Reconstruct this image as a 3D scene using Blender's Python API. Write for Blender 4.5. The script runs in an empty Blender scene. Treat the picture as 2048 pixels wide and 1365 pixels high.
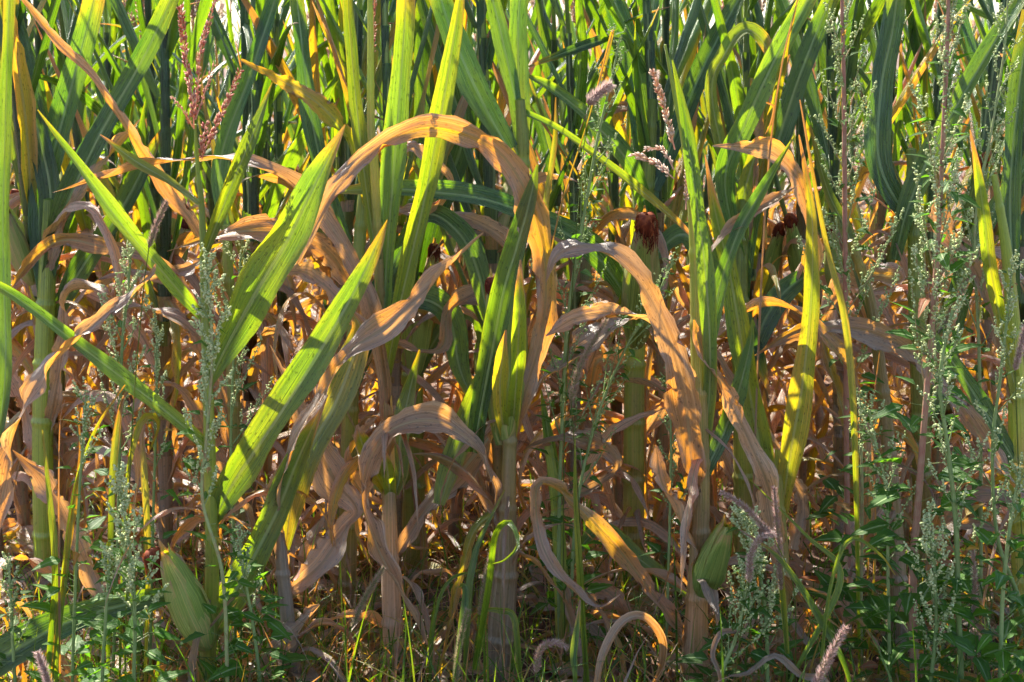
import bpy, math, random
import numpy as np
from mathutils import Vector, Matrix

# ------------------------------------------------------------------ camera, sky, sun
C = bpy.context.scene
W2, H2, F = 1024.0, 682.5, 3200.0
EYE = 1.32
PITCH = math.atan((H2 - 80.0) / F)
cam = bpy.data.objects.new('camera', bpy.data.cameras.new('camera'))
C.collection.objects.link(cam)
cam.location = (0, 0, EYE)
cam.rotation_euler = (math.pi/2 - PITCH, 0, 0)
cam.data.sensor_width = 36.0
cam.data.lens = 36.0 * F / 2048.0
cam.data.clip_start = 0.05
cam.data.clip_end = 3000
cam.data.dof.use_dof = True
cam.data.dof.focus_distance = 3.2
cam.data.dof.aperture_fstop = 9.0
C.camera = cam

SUN_EL, SUN_AZ = math.radians(51), math.radians(-36)     # azimuth from +Y, negative = to the left
world = bpy.data.worlds.new('World'); C.world = world
world.use_nodes = True
wn = world.node_tree.nodes; wl = world.node_tree.links
wn.clear()
sky = wn.new('ShaderNodeTexSky'); sky.sky_type = 'NISHITA'; sky.sun_disc = False
sky.sun_elevation = SUN_EL; sky.sun_rotation = SUN_AZ % (2*math.pi)
sky.air_density = 1.0; sky.dust_density = 0.8; sky.ozone_density = 1.6
bg = wn.new('ShaderNodeBackground'); bg.inputs['Strength'].default_value = 0.095
wo = wn.new('ShaderNodeOutputWorld')
wl.new(sky.outputs[0], bg.inputs[0]); wl.new(bg.outputs[0], wo.inputs[0])

sun = bpy.data.objects.new('sun', bpy.data.lights.new('sun', 'SUN'))
C.collection.objects.link(sun)
sun.data.energy = 5.0; sun.data.angle = math.radians(0.5); sun.data.color = (1.0, 0.93, 0.82)
sd = Vector((math.cos(SUN_EL)*math.sin(SUN_AZ), math.cos(SUN_EL)*math.cos(SUN_AZ), math.sin(SUN_EL)))
sun.rotation_euler = sd.to_track_quat('Z', 'Y').to_euler()
sun.location = (0, 0, 8)

C.view_settings.view_transform = 'Standard'
C.view_settings.look = 'None'
C.view_settings.exposure = 2.0
C.view_settings.gamma = 1
C.render.engine = 'CYCLES'
C.cycles.max_bounces = 10
C.cycles.diffuse_bounces = 2
C.cycles.transmission_bounces = 6
C.cycles.glossy_bounces = 2
C.cycles.use_denoising = True
C.cycles.sample_clamp_indirect = 6

rng = np.random.default_rng(7)
def U(a, b): return float(rng.uniform(a, b))

# ------------------------------------------------------------------ helpers
FW = np.array([0, math.cos(PITCH), -math.sin(PITCH)])
UP = np.array([0, math.sin(PITCH), math.cos(PITCH)])
def P(px, py, D):
    d = FW + np.array([1, 0, 0])*((px - W2)/F) + UP*((H2 - py)/F)
    return np.array([0, 0, EYE]) + d*(D/d[1])

def nrm(v):
    return v/np.maximum(np.linalg.norm(v, axis=-1, keepdims=True), 1e-9)

def spline(pts, n):
    """Catmull-Rom through rows of pts, resampled to n points evenly along the first three columns."""
    p = np.asarray(pts, float)
    if len(p) == 2:
        return p[0] + (p[1]-p[0])*np.linspace(0, 1, n)[:, None]
    q = np.vstack([2*p[0]-p[1], p, 2*p[-1]-p[-2]])
    out = []
    t = np.linspace(0, 1, 14, endpoint=False)[:, None]
    for i in range(len(p)-1):
        a, b, c, d = q[i], q[i+1], q[i+2], q[i+3]
        out.append(0.5*((2*b) + (c-a)*t + (2*a-5*b+4*c-d)*t*t + (3*b-a-3*c+d)*t**3))
    out.append(p[-1][None]); o = np.vstack(out)
    s = np.concatenate([[0], np.cumsum(np.linalg.norm(np.diff(o[:, :3], axis=0), axis=1))])
    u = np.linspace(0, s[-1], n)
    return np.stack([np.interp(u, s, o[:, k]) for k in range(o.shape[1])], 1)

class MB:
    def __init__(s):
        s.v = []; s.f4 = []; s.f3 = []; s.uv = []; s.age = []; s.n = 0
    def add(s, v, quads=None, tris=None, uv=None, age=0.5):
        v = np.asarray(v, np.float32).reshape(-1, 3); k = len(v)
        s.v.append(v)
        s.uv.append(np.zeros((k, 2), np.float32) if uv is None else np.asarray(uv, np.float32).reshape(-1, 2))
        s.age.append(np.broadcast_to(np.asarray(age, np.float32), (k,)).copy())
        if quads is not None and len(quads): s.f4.append(np.asarray(quads, np.int64).reshape(-1, 4)+s.n)
        if tris is not None and len(tris): s.f3.append(np.asarray(tris, np.int64).reshape(-1, 3)+s.n)
        s.n += k
    def mesh(s, name, mat, smooth=True, origin=None):
        v = np.vstack(s.v)
        if origin is not None: v = v - np.asarray(origin, np.float32)
        f4 = np.vstack(s.f4) if s.f4 else np.zeros((0, 4), np.int64)
        f3 = np.vstack(s.f3) if s.f3 else np.zeros((0, 3), np.int64)
        me = bpy.data.meshes.new(name)
        me.vertices.add(len(v)); me.vertices.foreach_set('co', v.astype(np.float32).ravel())
        li = np.concatenate([f4.ravel(), f3.ravel()]).astype(np.int32)
        me.loops.add(len(li)); me.loops.foreach_set('vertex_index', li)
        ls = np.concatenate([np.arange(len(f4))*4, len(f4)*4+np.arange(len(f3))*3]).astype(np.int32)
        me.polygons.add(len(ls)); me.polygons.foreach_set('loop_start', ls)
        me.update(calc_edges=True)
        uvl = me.uv_layers.new(name='UVMap')
        uv = np.vstack(s.uv); uvl.data.foreach_set('uv', uv[li].ravel())
        at = me.attributes.new('age', 'FLOAT', 'POINT'); at.data.foreach_set('value', np.concatenate(s.age))
        me.polygons.foreach_set('use_smooth', np.full(len(ls), smooth))
        me.materials.append(mat)
        me.validate(clean_customdata=False)
        return me
    def build(s, name, mat, parent=None, smooth=True, origin=None):
        o = bpy.data.objects.new(name, s.mesh(name, mat, smooth, origin))
        C.collection.objects.link(o)
        if parent is not None: o.parent = parent
        return o

def thing(name, loc, label, cat, group=None):
    o = bpy.data.objects.new(name, None); C.collection.objects.link(o)
    o.location = tuple(float(a) for a in loc); o.empty_display_size = 0.1
    o['label'] = label; o['category'] = cat
    if group: o['group'] = group
    return o

def grid_quads(n, m, closed=False):
    i = np.arange(n-1)[:, None]; j = np.arange(m if closed else m-1)[None, :]
    a = i*m + j; b = i*m + (j+1) % m
    return np.stack([a, b, b+m, a+m], -1).reshape(-1, 4)

def tube(mb, pts, rad, k=8, age=0.5, cap=True, vscale=1.0, seed=0.0):
    pts = np.asarray(pts, float); n = len(pts)
    T = nrm(np.gradient(pts, axis=0))
    ref = np.array([0., 1., 0.]) if abs(T[0][1]) < 0.9 else np.array([1., 0., 0.])
    A = nrm(np.cross(T, ref)); B = np.cross(T, A)
    th = np.linspace(0, 2*math.pi, k, endpoint=False)
    r = np.broadcast_to(np.asarray(rad, float), (n,))[:, None, None]
    v = pts[:, None, :] + r*(A[:, None, :]*np.cos(th)[None, :, None] + B[:, None, :]*np.sin(th)[None, :, None])
    s = np.concatenate([[0], np.cumsum(np.linalg.norm(np.diff(pts, axis=0), axis=1))])
    uu = np.abs(np.linspace(-1, 1, k, endpoint=False))
    uv = np.stack(np.broadcast_arrays(uu[None, :]*0.8+seed, (s*vscale)[:, None]), -1)
    ag = np.broadcast_to(np.asarray(age, float), (n,))
    mb.add(v, grid_quads(n, k, True), uv=uv, age=np.repeat(ag, k))
    if cap:
        mb.add(np.vstack([v[-1], pts[-1:]+T[-1:]*r[-1, 0, 0]*0.4]), tris=[(j, (j+1) % k, k) for j in range(k)], uv=None, age=ag[-1])

def ribbon(mb, pts, w, hint, age=0.5, twist=None, curl=0.5, nc=7, ripple=0.0, rfreq=14.0, lat=None):
    """Leaf blade: curved cross-section swept along pts. hint = direction the upper face looks to."""
    pts = np.asarray(pts, float); n = len(pts)
    T = nrm(np.gradient(pts, axis=0))
    if lat is None:
        L = nrm(np.cross(T, np.broadcast_to(np.asarray(hint, float), (n, 3))))
    else:
        L = nrm(np.broadcast_to(np.asarray(lat, float), (n, 3)))
    N = nrm(np.cross(L, T)); L = np.cross(T, N)
    if twist is not None:
        c, s_ = np.cos(twist)[:, None], np.sin(twist)[:, None]
        L, N = L*c + N*s_, N*c - L*s_
    s = np.concatenate([[0], np.cumsum(np.linalg.norm(np.diff(pts, axis=0), axis=1))])
    u = np.linspace(-1, 1, nc)
    cu = np.broadcast_to(np.asarray(curl, float), (n,))[:, None]
    cu = np.where(np.abs(cu) < 0.02, 0.02, cu)
    wx = (np.asarray(w)[:, None]/2)*np.sin(u[None]*cu)/cu
    wz = (np.asarray(w)[:, None]/2)*(1-np.cos(u[None]*cu))/np.abs(cu)*np.sign(cu)
    p1, p2, p3 = rng.uniform(0, 6.28, 3)
    agm = float(np.mean(age))
    k1, k2 = U(5, 9), U(10, 16)
    env = (1-np.abs(u[None])**3)*np.asarray(w)[:, None]
    amp = .035 if agm > .5 else .012
    wz = wz + env*amp*(np.sin(u[None]*k1+1.4*np.sin(s[:, None]*U(6, 12)+U(0, 6)))+.6*np.sin(u[None]*k2+2*np.sin(s[:, None]*U(9, 16))))
    wz = wz + np.asarray(w)[:, None]*.07*np.abs(u[None])
    if ripple > 0:
        ph = np.where(u < 0, p1, p2)[None]
        sc = np.minimum(1, np.asarray(w)[:, None]/0.03)
        wz = wz + ripple*sc*(np.abs(u)[None]**1.6)*1.2*(np.sin(s[:, None]*rfreq*2+ph) + 0.6*np.sin(s[:, None]*rfreq*4.7+ph*2.3+u[None])) 
        wz = wz + 0.35*ripple*sc*np.sin(s[:, None]*rfreq*1.3+p3+u[None]*2.2)
        wx = wx*(1 + 0.10*np.sin(s[:, None]*rfreq*3.1+ph*1.7)*np.abs(u)[None])
        if agm > .5:
            nk = np.ones(wx.shape)
            for col, c2_ in ((0, 1), (-1, -2)):
                hit = rng.random(n) < .11; nk[hit, col] = rng.uniform(.35, .8, hit.sum())
                deep = hit & (rng.random(n) < .3); nk[deep, c2_] = np.minimum(1, nk[deep, col]*1.15)
                nk[deep, col] = nk[deep, col]*.8
            wx = wx*nk
        wx = wx*(1 + (.05 if agm > .5 else .012)*rng.normal(0, 1, wx.shape)*(np.abs(u)[None] > .99))
    v = pts[:, None] + L[:, None]*wx[..., None] + N[:, None]*wz[..., None]
    uo = U(0, 40)
    uv = np.stack(np.broadcast_arrays((u[None]*0.5+0.5), s[:, None]+uo), -1)
    ag = np.broadcast_to(np.asarray(age, float), (n,))[:, None]
    if nc > 4:
        ag = ag + (agm < .5)*.55*np.clip((np.linspace(0, 1, n)[:, None]-.86+.05*np.abs(u)[None])/.12, 0, 1)*U(.2, 1.2)
        f1, f2 = U(3, 8), U(10, 22)
        ag = ag + (.13 if agm > .45 else .05)*(np.sin(s[:, None]*f1+U(0, 6)+u[None]*U(-1.5, 1.5))+.6*np.sin(s[:, None]*f2+U(0, 6)+u[None]*U(-3, 3)))
    # edges dry first
    ag = ag + 0.10*np.abs(u)[None]**4*(ag > 0.12)
    mb.add(v, grid_quads(n, nc), uv=uv, age=np.clip(ag, 0, 1).ravel())

# ------------------------------------------------------------------ materials
def nt(name):
    m = bpy.data.materials.new(name); m.use_nodes = True
    n = m.node_tree.nodes; n.clear(); return m, n, m.node_tree.links

def ramp(n, stops, interp='LINEAR'):
    r = n.new('ShaderNodeValToRGB'); cr = r.color_ramp; cr.interpolation = interp
    cr.elements[0].position = stops[0][0]; cr.elements[0].color = (*stops[0][1], 1)
    cr.elements[1].position = stops[-1][0]; cr.elements[1].color = (*stops[-1][1], 1)
    for p, c in stops[1:-1]:
        e = cr.elements.new(p); e.color = (*c, 1)
    return r

def mathn(n, l, op, a, b=None, c=None, clamp=False):
    m = n.new('ShaderNodeMath'); m.operation = op; m.use_clamp = clamp
    for i, x in enumerate((a, b, c)):
        if x is None: continue
        if isinstance(x, (int, float)): m.inputs[i].default_value = x
        else: l.new(x, m.inputs[i])
    return m.outputs[0]

REFL = [(0.0, (0.026, 0.070, 0.044)), (0.2, (0.060, 0.13, 0.046)), (0.38, (0.14, 0.19, 0.035)), (0.52, (0.28, 0.24, 0.06)),
        (0.66, (0.37, 0.25, 0.11)), (0.82, (0.43, 0.31, 0.20)), (1.0, (0.54, 0.46, 0.37))]
TRANS = [(0.0, (0.12, 0.30, 0.004)), (0.2, (0.34, 0.55, 0.006)), (0.38, (0.60, 0.66, 0.008)), (0.52, (0.88, 0.62, 0.008)),
         (0.66, (0.92, 0.46, 0.010)), (0.82, (0.88, 0.31, 0.018)), (1.0, (0.78, 0.36, 0.07))]

def leaf_material(name, trans=0.5, refl=REFL, tr=TRANS, rough=(0.27, 0.33), vein=46.0, midrib=True, spots=0.45, spec=1.0, agevar=0.16):
    m, n, l = nt(name)
    at = n.new('ShaderNodeAttribute'); at.attribute_name = 'age'
    uv = n.new('ShaderNodeUVMap'); uv.uv_map = 'UVMap'
    sep = n.new('ShaderNodeSeparateXYZ'); l.new(uv.outputs[0], sep.inputs[0])
    oi = n.new('ShaderNodeObjectInfo')
    # lengthwise streaks
    cmb = n.new('ShaderNodeCombineXYZ')
    l.new(mathn(n, l, 'MULTIPLY', sep.outputs[0], vein), cmb.inputs[0]); l.new(mathn(n, l, 'MULTIPLY', sep.outputs[1], 2.6), cmb.inputs[1])
    l.new(mathn(n, l, 'MULTIPLY', oi.outputs['Random'], 50.0), cmb.inputs[2])
    ns = n.new('ShaderNodeTexNoise'); ns.inputs['Scale'].default_value = 1.0; ns.inputs['Detail'].default_value = 3; ns.inputs['Roughness'].default_value = 0.6
    l.new(cmb.outputs[0], ns.inputs['Vector'])
    cmb2 = n.new('ShaderNodeCombineXYZ')
    l.new(mathn(n, l, 'MULTIPLY', sep.outputs[0], 3.0), cmb2.inputs[0]); l.new(mathn(n, l, 'MULTIPLY', sep.outputs[1], 9.0), cmb2.inputs[1])
    l.new(mathn(n, l, 'MULTIPLY', oi.outputs['Random'], 30.0), cmb2.inputs[2])
    nb = n.new('ShaderNodeTexNoise'); nb.inputs['Scale'].default_value = 1.0; nb.inputs['Detail'].default_value = 4
    l.new(cmb2.outputs[0], nb.inputs['Vector'])
    # age driven colour, streaks and blotches shift it
    d1 = mathn(n, l, 'MULTIPLY_ADD', ns.outputs[0], agevar*2.6, -agevar*1.3)
    d2 = mathn(n, l, 'MULTIPLY_ADD', nb.outputs[0], agevar*2.2, -agevar*1.1)
    a = mathn(n, l, 'ADD', at.outputs['Fac'], mathn(n, l, 'ADD', d1, d2), clamp=True)
    r1 = ramp(n, refl); r2 = ramp(n, tr)
    l.new(a, r1.inputs[0]); l.new(a, r2.inputs[0])
    # vein brightness
    vb = n.new('ShaderNodeMapRange'); vb.inputs['From Min'].default_value = 0.3; vb.inputs['From Max'].default_value = 0.7
    vb.inputs['To Min'].default_value = 0.55; vb.inputs['To Max'].default_value = 1.3
    l.new(ns.outputs[0], vb.inputs['Value'])
    # small spots
    sp = n.new('ShaderNodeTexNoise'); sp.inputs['Scale'].default_value = 1.0; sp.inputs['Detail'].default_value = 2
    cmb3 = n.new('ShaderNodeCombineXYZ')
    l.new(mathn(n, l, 'MULTIPLY', sep.outputs[0], 14.0), cmb3.inputs[0]); l.new(mathn(n, l, 'MULTIPLY', sep.outputs[1], 90.0), cmb3.inputs[1])
    l.new(mathn(n, l, 'MULTIPLY', oi.outputs['Random'], 80.0), cmb3.inputs[2]); l.new(cmb3.outputs[0], sp.inputs['Vector'])
    spr = n.new('ShaderNodeMapRange'); spr.inputs['From Min'].default_value = 0.60; spr.inputs['From Max'].default_value = 0.70
    spr.inputs['To Min'].default_value = 1.0; spr.inputs['To Max'].default_value = spots
    l.new(sp.outputs[0], spr.inputs['Value'])
    vbb = mathn(n, l, 'MULTIPLY_ADD', mathn(n, l, 'SUBTRACT', vb.outputs[0], 1.0), mathn(n, l, 'MULTIPLY_ADD', a, 0.75, 0.3), 1.0)
    vv = mathn(n, l, 'MULTIPLY', mathn(n, l, 'MULTIPLY', vbb, spr.outputs[0]), mathn(n, l, 'MULTIPLY_ADD', oi.outputs['Random'], 0.5, 0.72))
    def scale(col):
        mx = n.new('ShaderNodeVectorMath'); mx.operation = 'SCALE'
        l.new(col, mx.inputs[0]); l.new(vv, mx.inputs['Scale']); return mx.outputs[0]
    c1, c2 = scale(r1.outputs[0]), scale(r2.outputs[0])
    gm = n.new('ShaderNodeMix'); gm.data_type = 'RGBA'; gm.inputs[7].default_value = (0.40, 0.35, 0.31, 1)
    rnd2 = mathn(n, l, 'FRACT', mathn(n, l, 'MULTIPLY', oi.outputs['Random'], 7.13))
    old = n.new('ShaderNodeMapRange'); old.inputs['From Min'].default_value = 0.6; old.inputs['From Max'].default_value = 0.95
    l.new(a, old.inputs['Value'])
    l.new(mathn(n, l, 'MULTIPLY', mathn(n, l, 'MULTIPLY', rnd2, old.outputs[0]), 0.8), gm.inputs[0]); l.new(c1, gm.inputs[6]); c1 = gm.outputs[2]
    if midrib:
        du = mathn(n, l, 'ABSOLUTE', mathn(n, l, 'SUBTRACT', sep.outputs[0], 0.5))
        mr = n.new('ShaderNodeMapRange'); mr.inputs['From Min'].default_value = 0.03; mr.inputs['From Max'].default_value = 0.065
        mr.inputs['To Min'].default_value = 0.95; mr.inputs['To Max'].default_value = 0.0
        l.new(du, mr.inputs['Value'])
        mc = n.new('ShaderNodeMix'); mc.data_type = 'RGBA'
        l.new(mr.outputs[0], mc.inputs[0]); l.new(c1, mc.inputs[6])
        pr = ramp(n, [(0, (0.26, 0.38, 0.17)), (0.4, (0.42, 0.44, 0.18)), (1, (0.46, 0.34, 0.22))])
        l.new(a, pr.inputs[0]); l.new(pr.outputs[0], mc.inputs[7]); c1 = mc.outputs[2]
        k = n.new('ShaderNodeVectorMath'); k.operation = 'SCALE'; l.new(c2, k.inputs[0])
        l.new(mathn(n, l, 'SUBTRACT', 1.0, mathn(n, l, 'MULTIPLY', mr.outputs[0], 0.45)), k.inputs['Scale']); c2 = k.outputs[0]
    pb = n.new('ShaderNodeBsdfPrincipled'); l.new(c1, pb.inputs['Base Color'])
    rr = n.new('ShaderNodeMapRange'); rr.inputs['To Min'].default_value = rough[0]; rr.inputs['To Max'].default_value = rough[1]
    l.new(a, rr.inputs['Value']); l.new(rr.outputs[0], pb.inputs['Roughness'])
    pb.inputs['Specular IOR Level'].default_value = spec
    bp = n.new('ShaderNodeBump'); bp.inputs['Strength'].default_value = 0.9; bp.inputs['Distance'].default_value = 0.004
    l.new(ns.outputs[0], bp.inputs['Height']); l.new(bp.outputs[0], pb.inputs['Normal'])
    tb = n.new('ShaderNodeBsdfTranslucent'); l.new(c2, tb.inputs[0]); l.new(bp.outputs[0], tb.inputs['Normal'])
    mix = n.new('ShaderNodeMixShader'); mix.inputs[0].default_value = trans
    if midrib: l.new(mathn(n, l, 'MULTIPLY_ADD', a, 0.13, trans-.02), mix.inputs[0])
    l.new(pb.outputs[0], mix.inputs[1]); l.new(tb.outputs[0], mix.inputs[2])
    out = n.new('ShaderNodeOutputMaterial'); l.new(mix.outputs[0], out.inputs[0])
    return m

M_LEAF = leaf_material('maize_leaf', 0.38)
M_STALK = leaf_material('maize_stalk', 0.42, spots=0.75, vein=30.0, midrib=False, rough=(0.32, 0.5),
    refl=[(0.0, (0.12, 0.20, 0.03)), (0.3, (0.38, 0.46, 0.07)), (0.5, (0.36, 0.30, 0.09)), (0.75, (0.42, 0.29, 0.16)), (1.0, (0.48, 0.37, 0.26))], agevar=0.2,
    tr=[(0.0, (0.2, 0.36, 0.01)), (0.3, (0.5, 0.62, 0.02)), (0.55, (0.7, 0.55, 0.06)), (0.8, (0.62, 0.36, 0.12)), (1.0, (0.55, 0.34, 0.17))])
M_HUSK = leaf_material('ear_husk', 0.36, spots=0.9, spec=.5, agevar=0.3, vein=34.0, midrib=False, rough=(0.45, 0.6),
    refl=[(0.0, (0.22, 0.34, 0.07)), (0.3, (0.42, 0.52, 0.14)), (0.55, (0.55, 0.50, 0.22)), (1.0, (0.55, 0.40, 0.24))])
M_GRASS = leaf_material('grass_blade', 0.36, spec=.6, vein=8.0, midrib=False,
    refl=[(0.0, (0.03, 0.075, 0.018)), (0.3, (0.07, 0.13, 0.02)), (0.5, (0.28, 0.26, 0.06)), (0.75, (0.24, 0.14, 0.06)), (1.0, (0.34, 0.24, 0.15))])
M_WEEDLEAF = leaf_material('goosefoot_leaf', 0.48, spec=.25, spots=0.8, vein=7.0, midrib=True, rough=(0.5, 0.6), agevar=0.08,
    refl=[(0.0, (0.035, 0.10, 0.016)), (0.3, (0.07, 0.16, 0.025)), (0.5, (0.35, 0.30, 0.05)), (0.75, (0.42, 0.16, 0.08)), (1.0, (0.40, 0.22, 0.12))],
    tr=[(0.0, (0.12, 0.36, 0.01)), (0.3, (0.22, 0.46, 0.02)), (0.5, (0.75, 0.55, 0.03)), (0.75, (0.75, 0.22, 0.08)), (1.0, (0.6, 0.3, 0.1))])

def plain(name, stops, rough=0.7, trans=0.0, tcol=None, nscale=60.0, spec=0.3):
    m, n, l = nt(name)
    at = n.new('ShaderNodeAttribute'); at.attribute_name = 'age'
    tc = n.new('ShaderNodeTexCoord'); ns = n.new('ShaderNodeTexNoise'); ns.inputs['Scale'].default_value = nscale; ns.inputs['Detail'].default_value = 4
    l.new(tc.outputs['Object'], ns.inputs['Vector'])
    a = mathn(n, l, 'ADD', at.outputs['Fac'], mathn(n, l, 'MULTIPLY_ADD', ns.outputs[0], 0.5, -0.25), clamp=True)
    r = ramp(n, stops); l.new(a, r.inputs[0])
    pb = n.new('ShaderNodeBsdfPrincipled'); l.new(r.outputs[0], pb.inputs['Base Color']); pb.inputs['Roughness'].default_value = rough
    pb.inputs['Specular IOR Level'].default_value = spec
    bp = n.new('ShaderNodeBump'); bp.inputs['Strength'].default_value = 0.4; bp.inputs['Distance'].default_value = 0.002
    l.new(ns.outputs[0], bp.inputs['Height']); l.new(bp.outputs[0], pb.inputs['Normal'])
    out = n.new('ShaderNodeOutputMaterial')
    if trans > 0:
        tb = n.new('ShaderNodeBsdfTranslucent')
        if tcol: tb.inputs[0].default_value = (*tcol, 1)
        else: l.new(r.outputs[0], tb.inputs[0])
        mx = n.new('ShaderNodeMixShader'); mx.inputs[0].default_value = trans
        l.new(pb.outputs[0], mx.inputs[1]); l.new(tb.outputs[0], mx.inputs[2]); l.new(mx.outputs[0], out.inputs[0])
    else:
        l.new(pb.outputs[0], out.inputs[0])
    return m

M_TASSEL = plain('tassel_spikelets', [(0.0, (0.46, 0.11, 0.09)), (0.45, (0.66, 0.30, 0.20)), (0.7, (0.75, 0.50, 0.32)), (1.0, (0.75, 0.58, 0.46))], 0.6, 0.35)
M_SILK = plain('ear_silk', [(0.0, (0.04, 0.008, 0.005)), (0.5, (0.17, 0.03, 0.014)), (1.0, (0.50, 0.14, 0.05))], 0.6, 0.3)
M_SEED = plain('goosefoot_seeds', [(0.0, (0.24, 0.33, 0.11)), (0.5, (0.46, 0.53, 0.24)), (1.0, (0.72, 0.74, 0.42))], 0.85, 0.3)
M_WSTEM = plain('goosefoot_stem', [(0.0, (0.16, 0.24, 0.08)), (0.4, (0.30, 0.36, 0.15)), (0.7, (0.30, 0.10, 0.08)), (1.0, (0.36, 0.22, 0.15))], 0.55, 0.1)
M_BRISTLE = plain('foxtail_bristles', [(0.0, (0.16, 0.20, 0.06)), (0.45, (0.42, 0.34, 0.20)), (0.75, (0.42, 0.22, 0.22)), (1.0, (0.66, 0.52, 0.46))], 0.6, 0.45)

def soil_material():
    m, n, l = nt('dry_soil')
    tc = n.new('ShaderNodeTexCoord')
    n1 = n.new('ShaderNodeTexNoise'); n1.inputs['Scale'].default_value = 22; n1.inputs['Detail'].default_value = 8; n1.inputs['Roughness'].default_value = 0.7
    l.new(tc.outputs['Object'], n1.inputs['Vector'])
    v = n.new('ShaderNodeTexVoronoi'); v.inputs['Scale'].default_value = 30; l.new(tc.outputs['Object'], v.inputs['Vector'])
    r = ramp(n, [(0.35, (0.05, 0.028, 0.018)), (0.52, (0.12, 0.065, 0.042)), (0.70, (0.27, 0.165, 0.11))]); l.new(n1.outputs[0], r.inputs[0])
    pb = n.new('ShaderNodeBsdfPrincipled'); pb.inputs['Roughness'].default_value = 0.95
    l.new(r.outputs[0], pb.inputs['Base Color'])
    bp = n.new('ShaderNodeBump'); bp.inputs['Distance'].default_value = 0.02; bp.inputs['Strength'].default_value = 0.8
    l.new(mathn(n, l, 'ADD', n1.outputs[0], mathn(n, l, 'MULTIPLY', v.outputs[0], 0.5)), bp.inputs['Height']); l.new(bp.outputs[0], pb.inputs['Normal'])
    o = n.new('ShaderNodeOutputMaterial'); l.new(pb.outputs[0], o.inputs[0]); return m
M_SOIL = soil_material()

# ------------------------------------------------------------------ ground
def ground():
    a = np.linspace(-1, 1, 241); xs = np.sign(a)*(np.abs(a)*9 + np.maximum(0, np.abs(a)-0.9)**2*100*390)
    b = np.linspace(0, 1, 261); ys = -2 + b*15 + np.maximum(0, b-0.92)**2*(100/0.64)*1900*0.64
    X, Y = np.meshgrid(xs, ys)
    near = np.clip((16-np.hypot(X, Y))/6, 0, 1)
    Z = 0.018*np.sin(X*7.1+1.3*np.sin(Y*5.3))*np.cos(Y*6.7+X*1.9) + 0.02*np.cos(Y*2*math.pi/0.75)
    Z += rng.normal(0, 0.014, X.shape)
    Z = Z*near - 0.02
    mb = MB(); mb.add(np.stack([X, Y, Z], -1), grid_quads(X.shape[0], X.shape[1]))
    o = mb.build('ground', M_SOIL); o['kind'] = 'structure'
ground()

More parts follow.
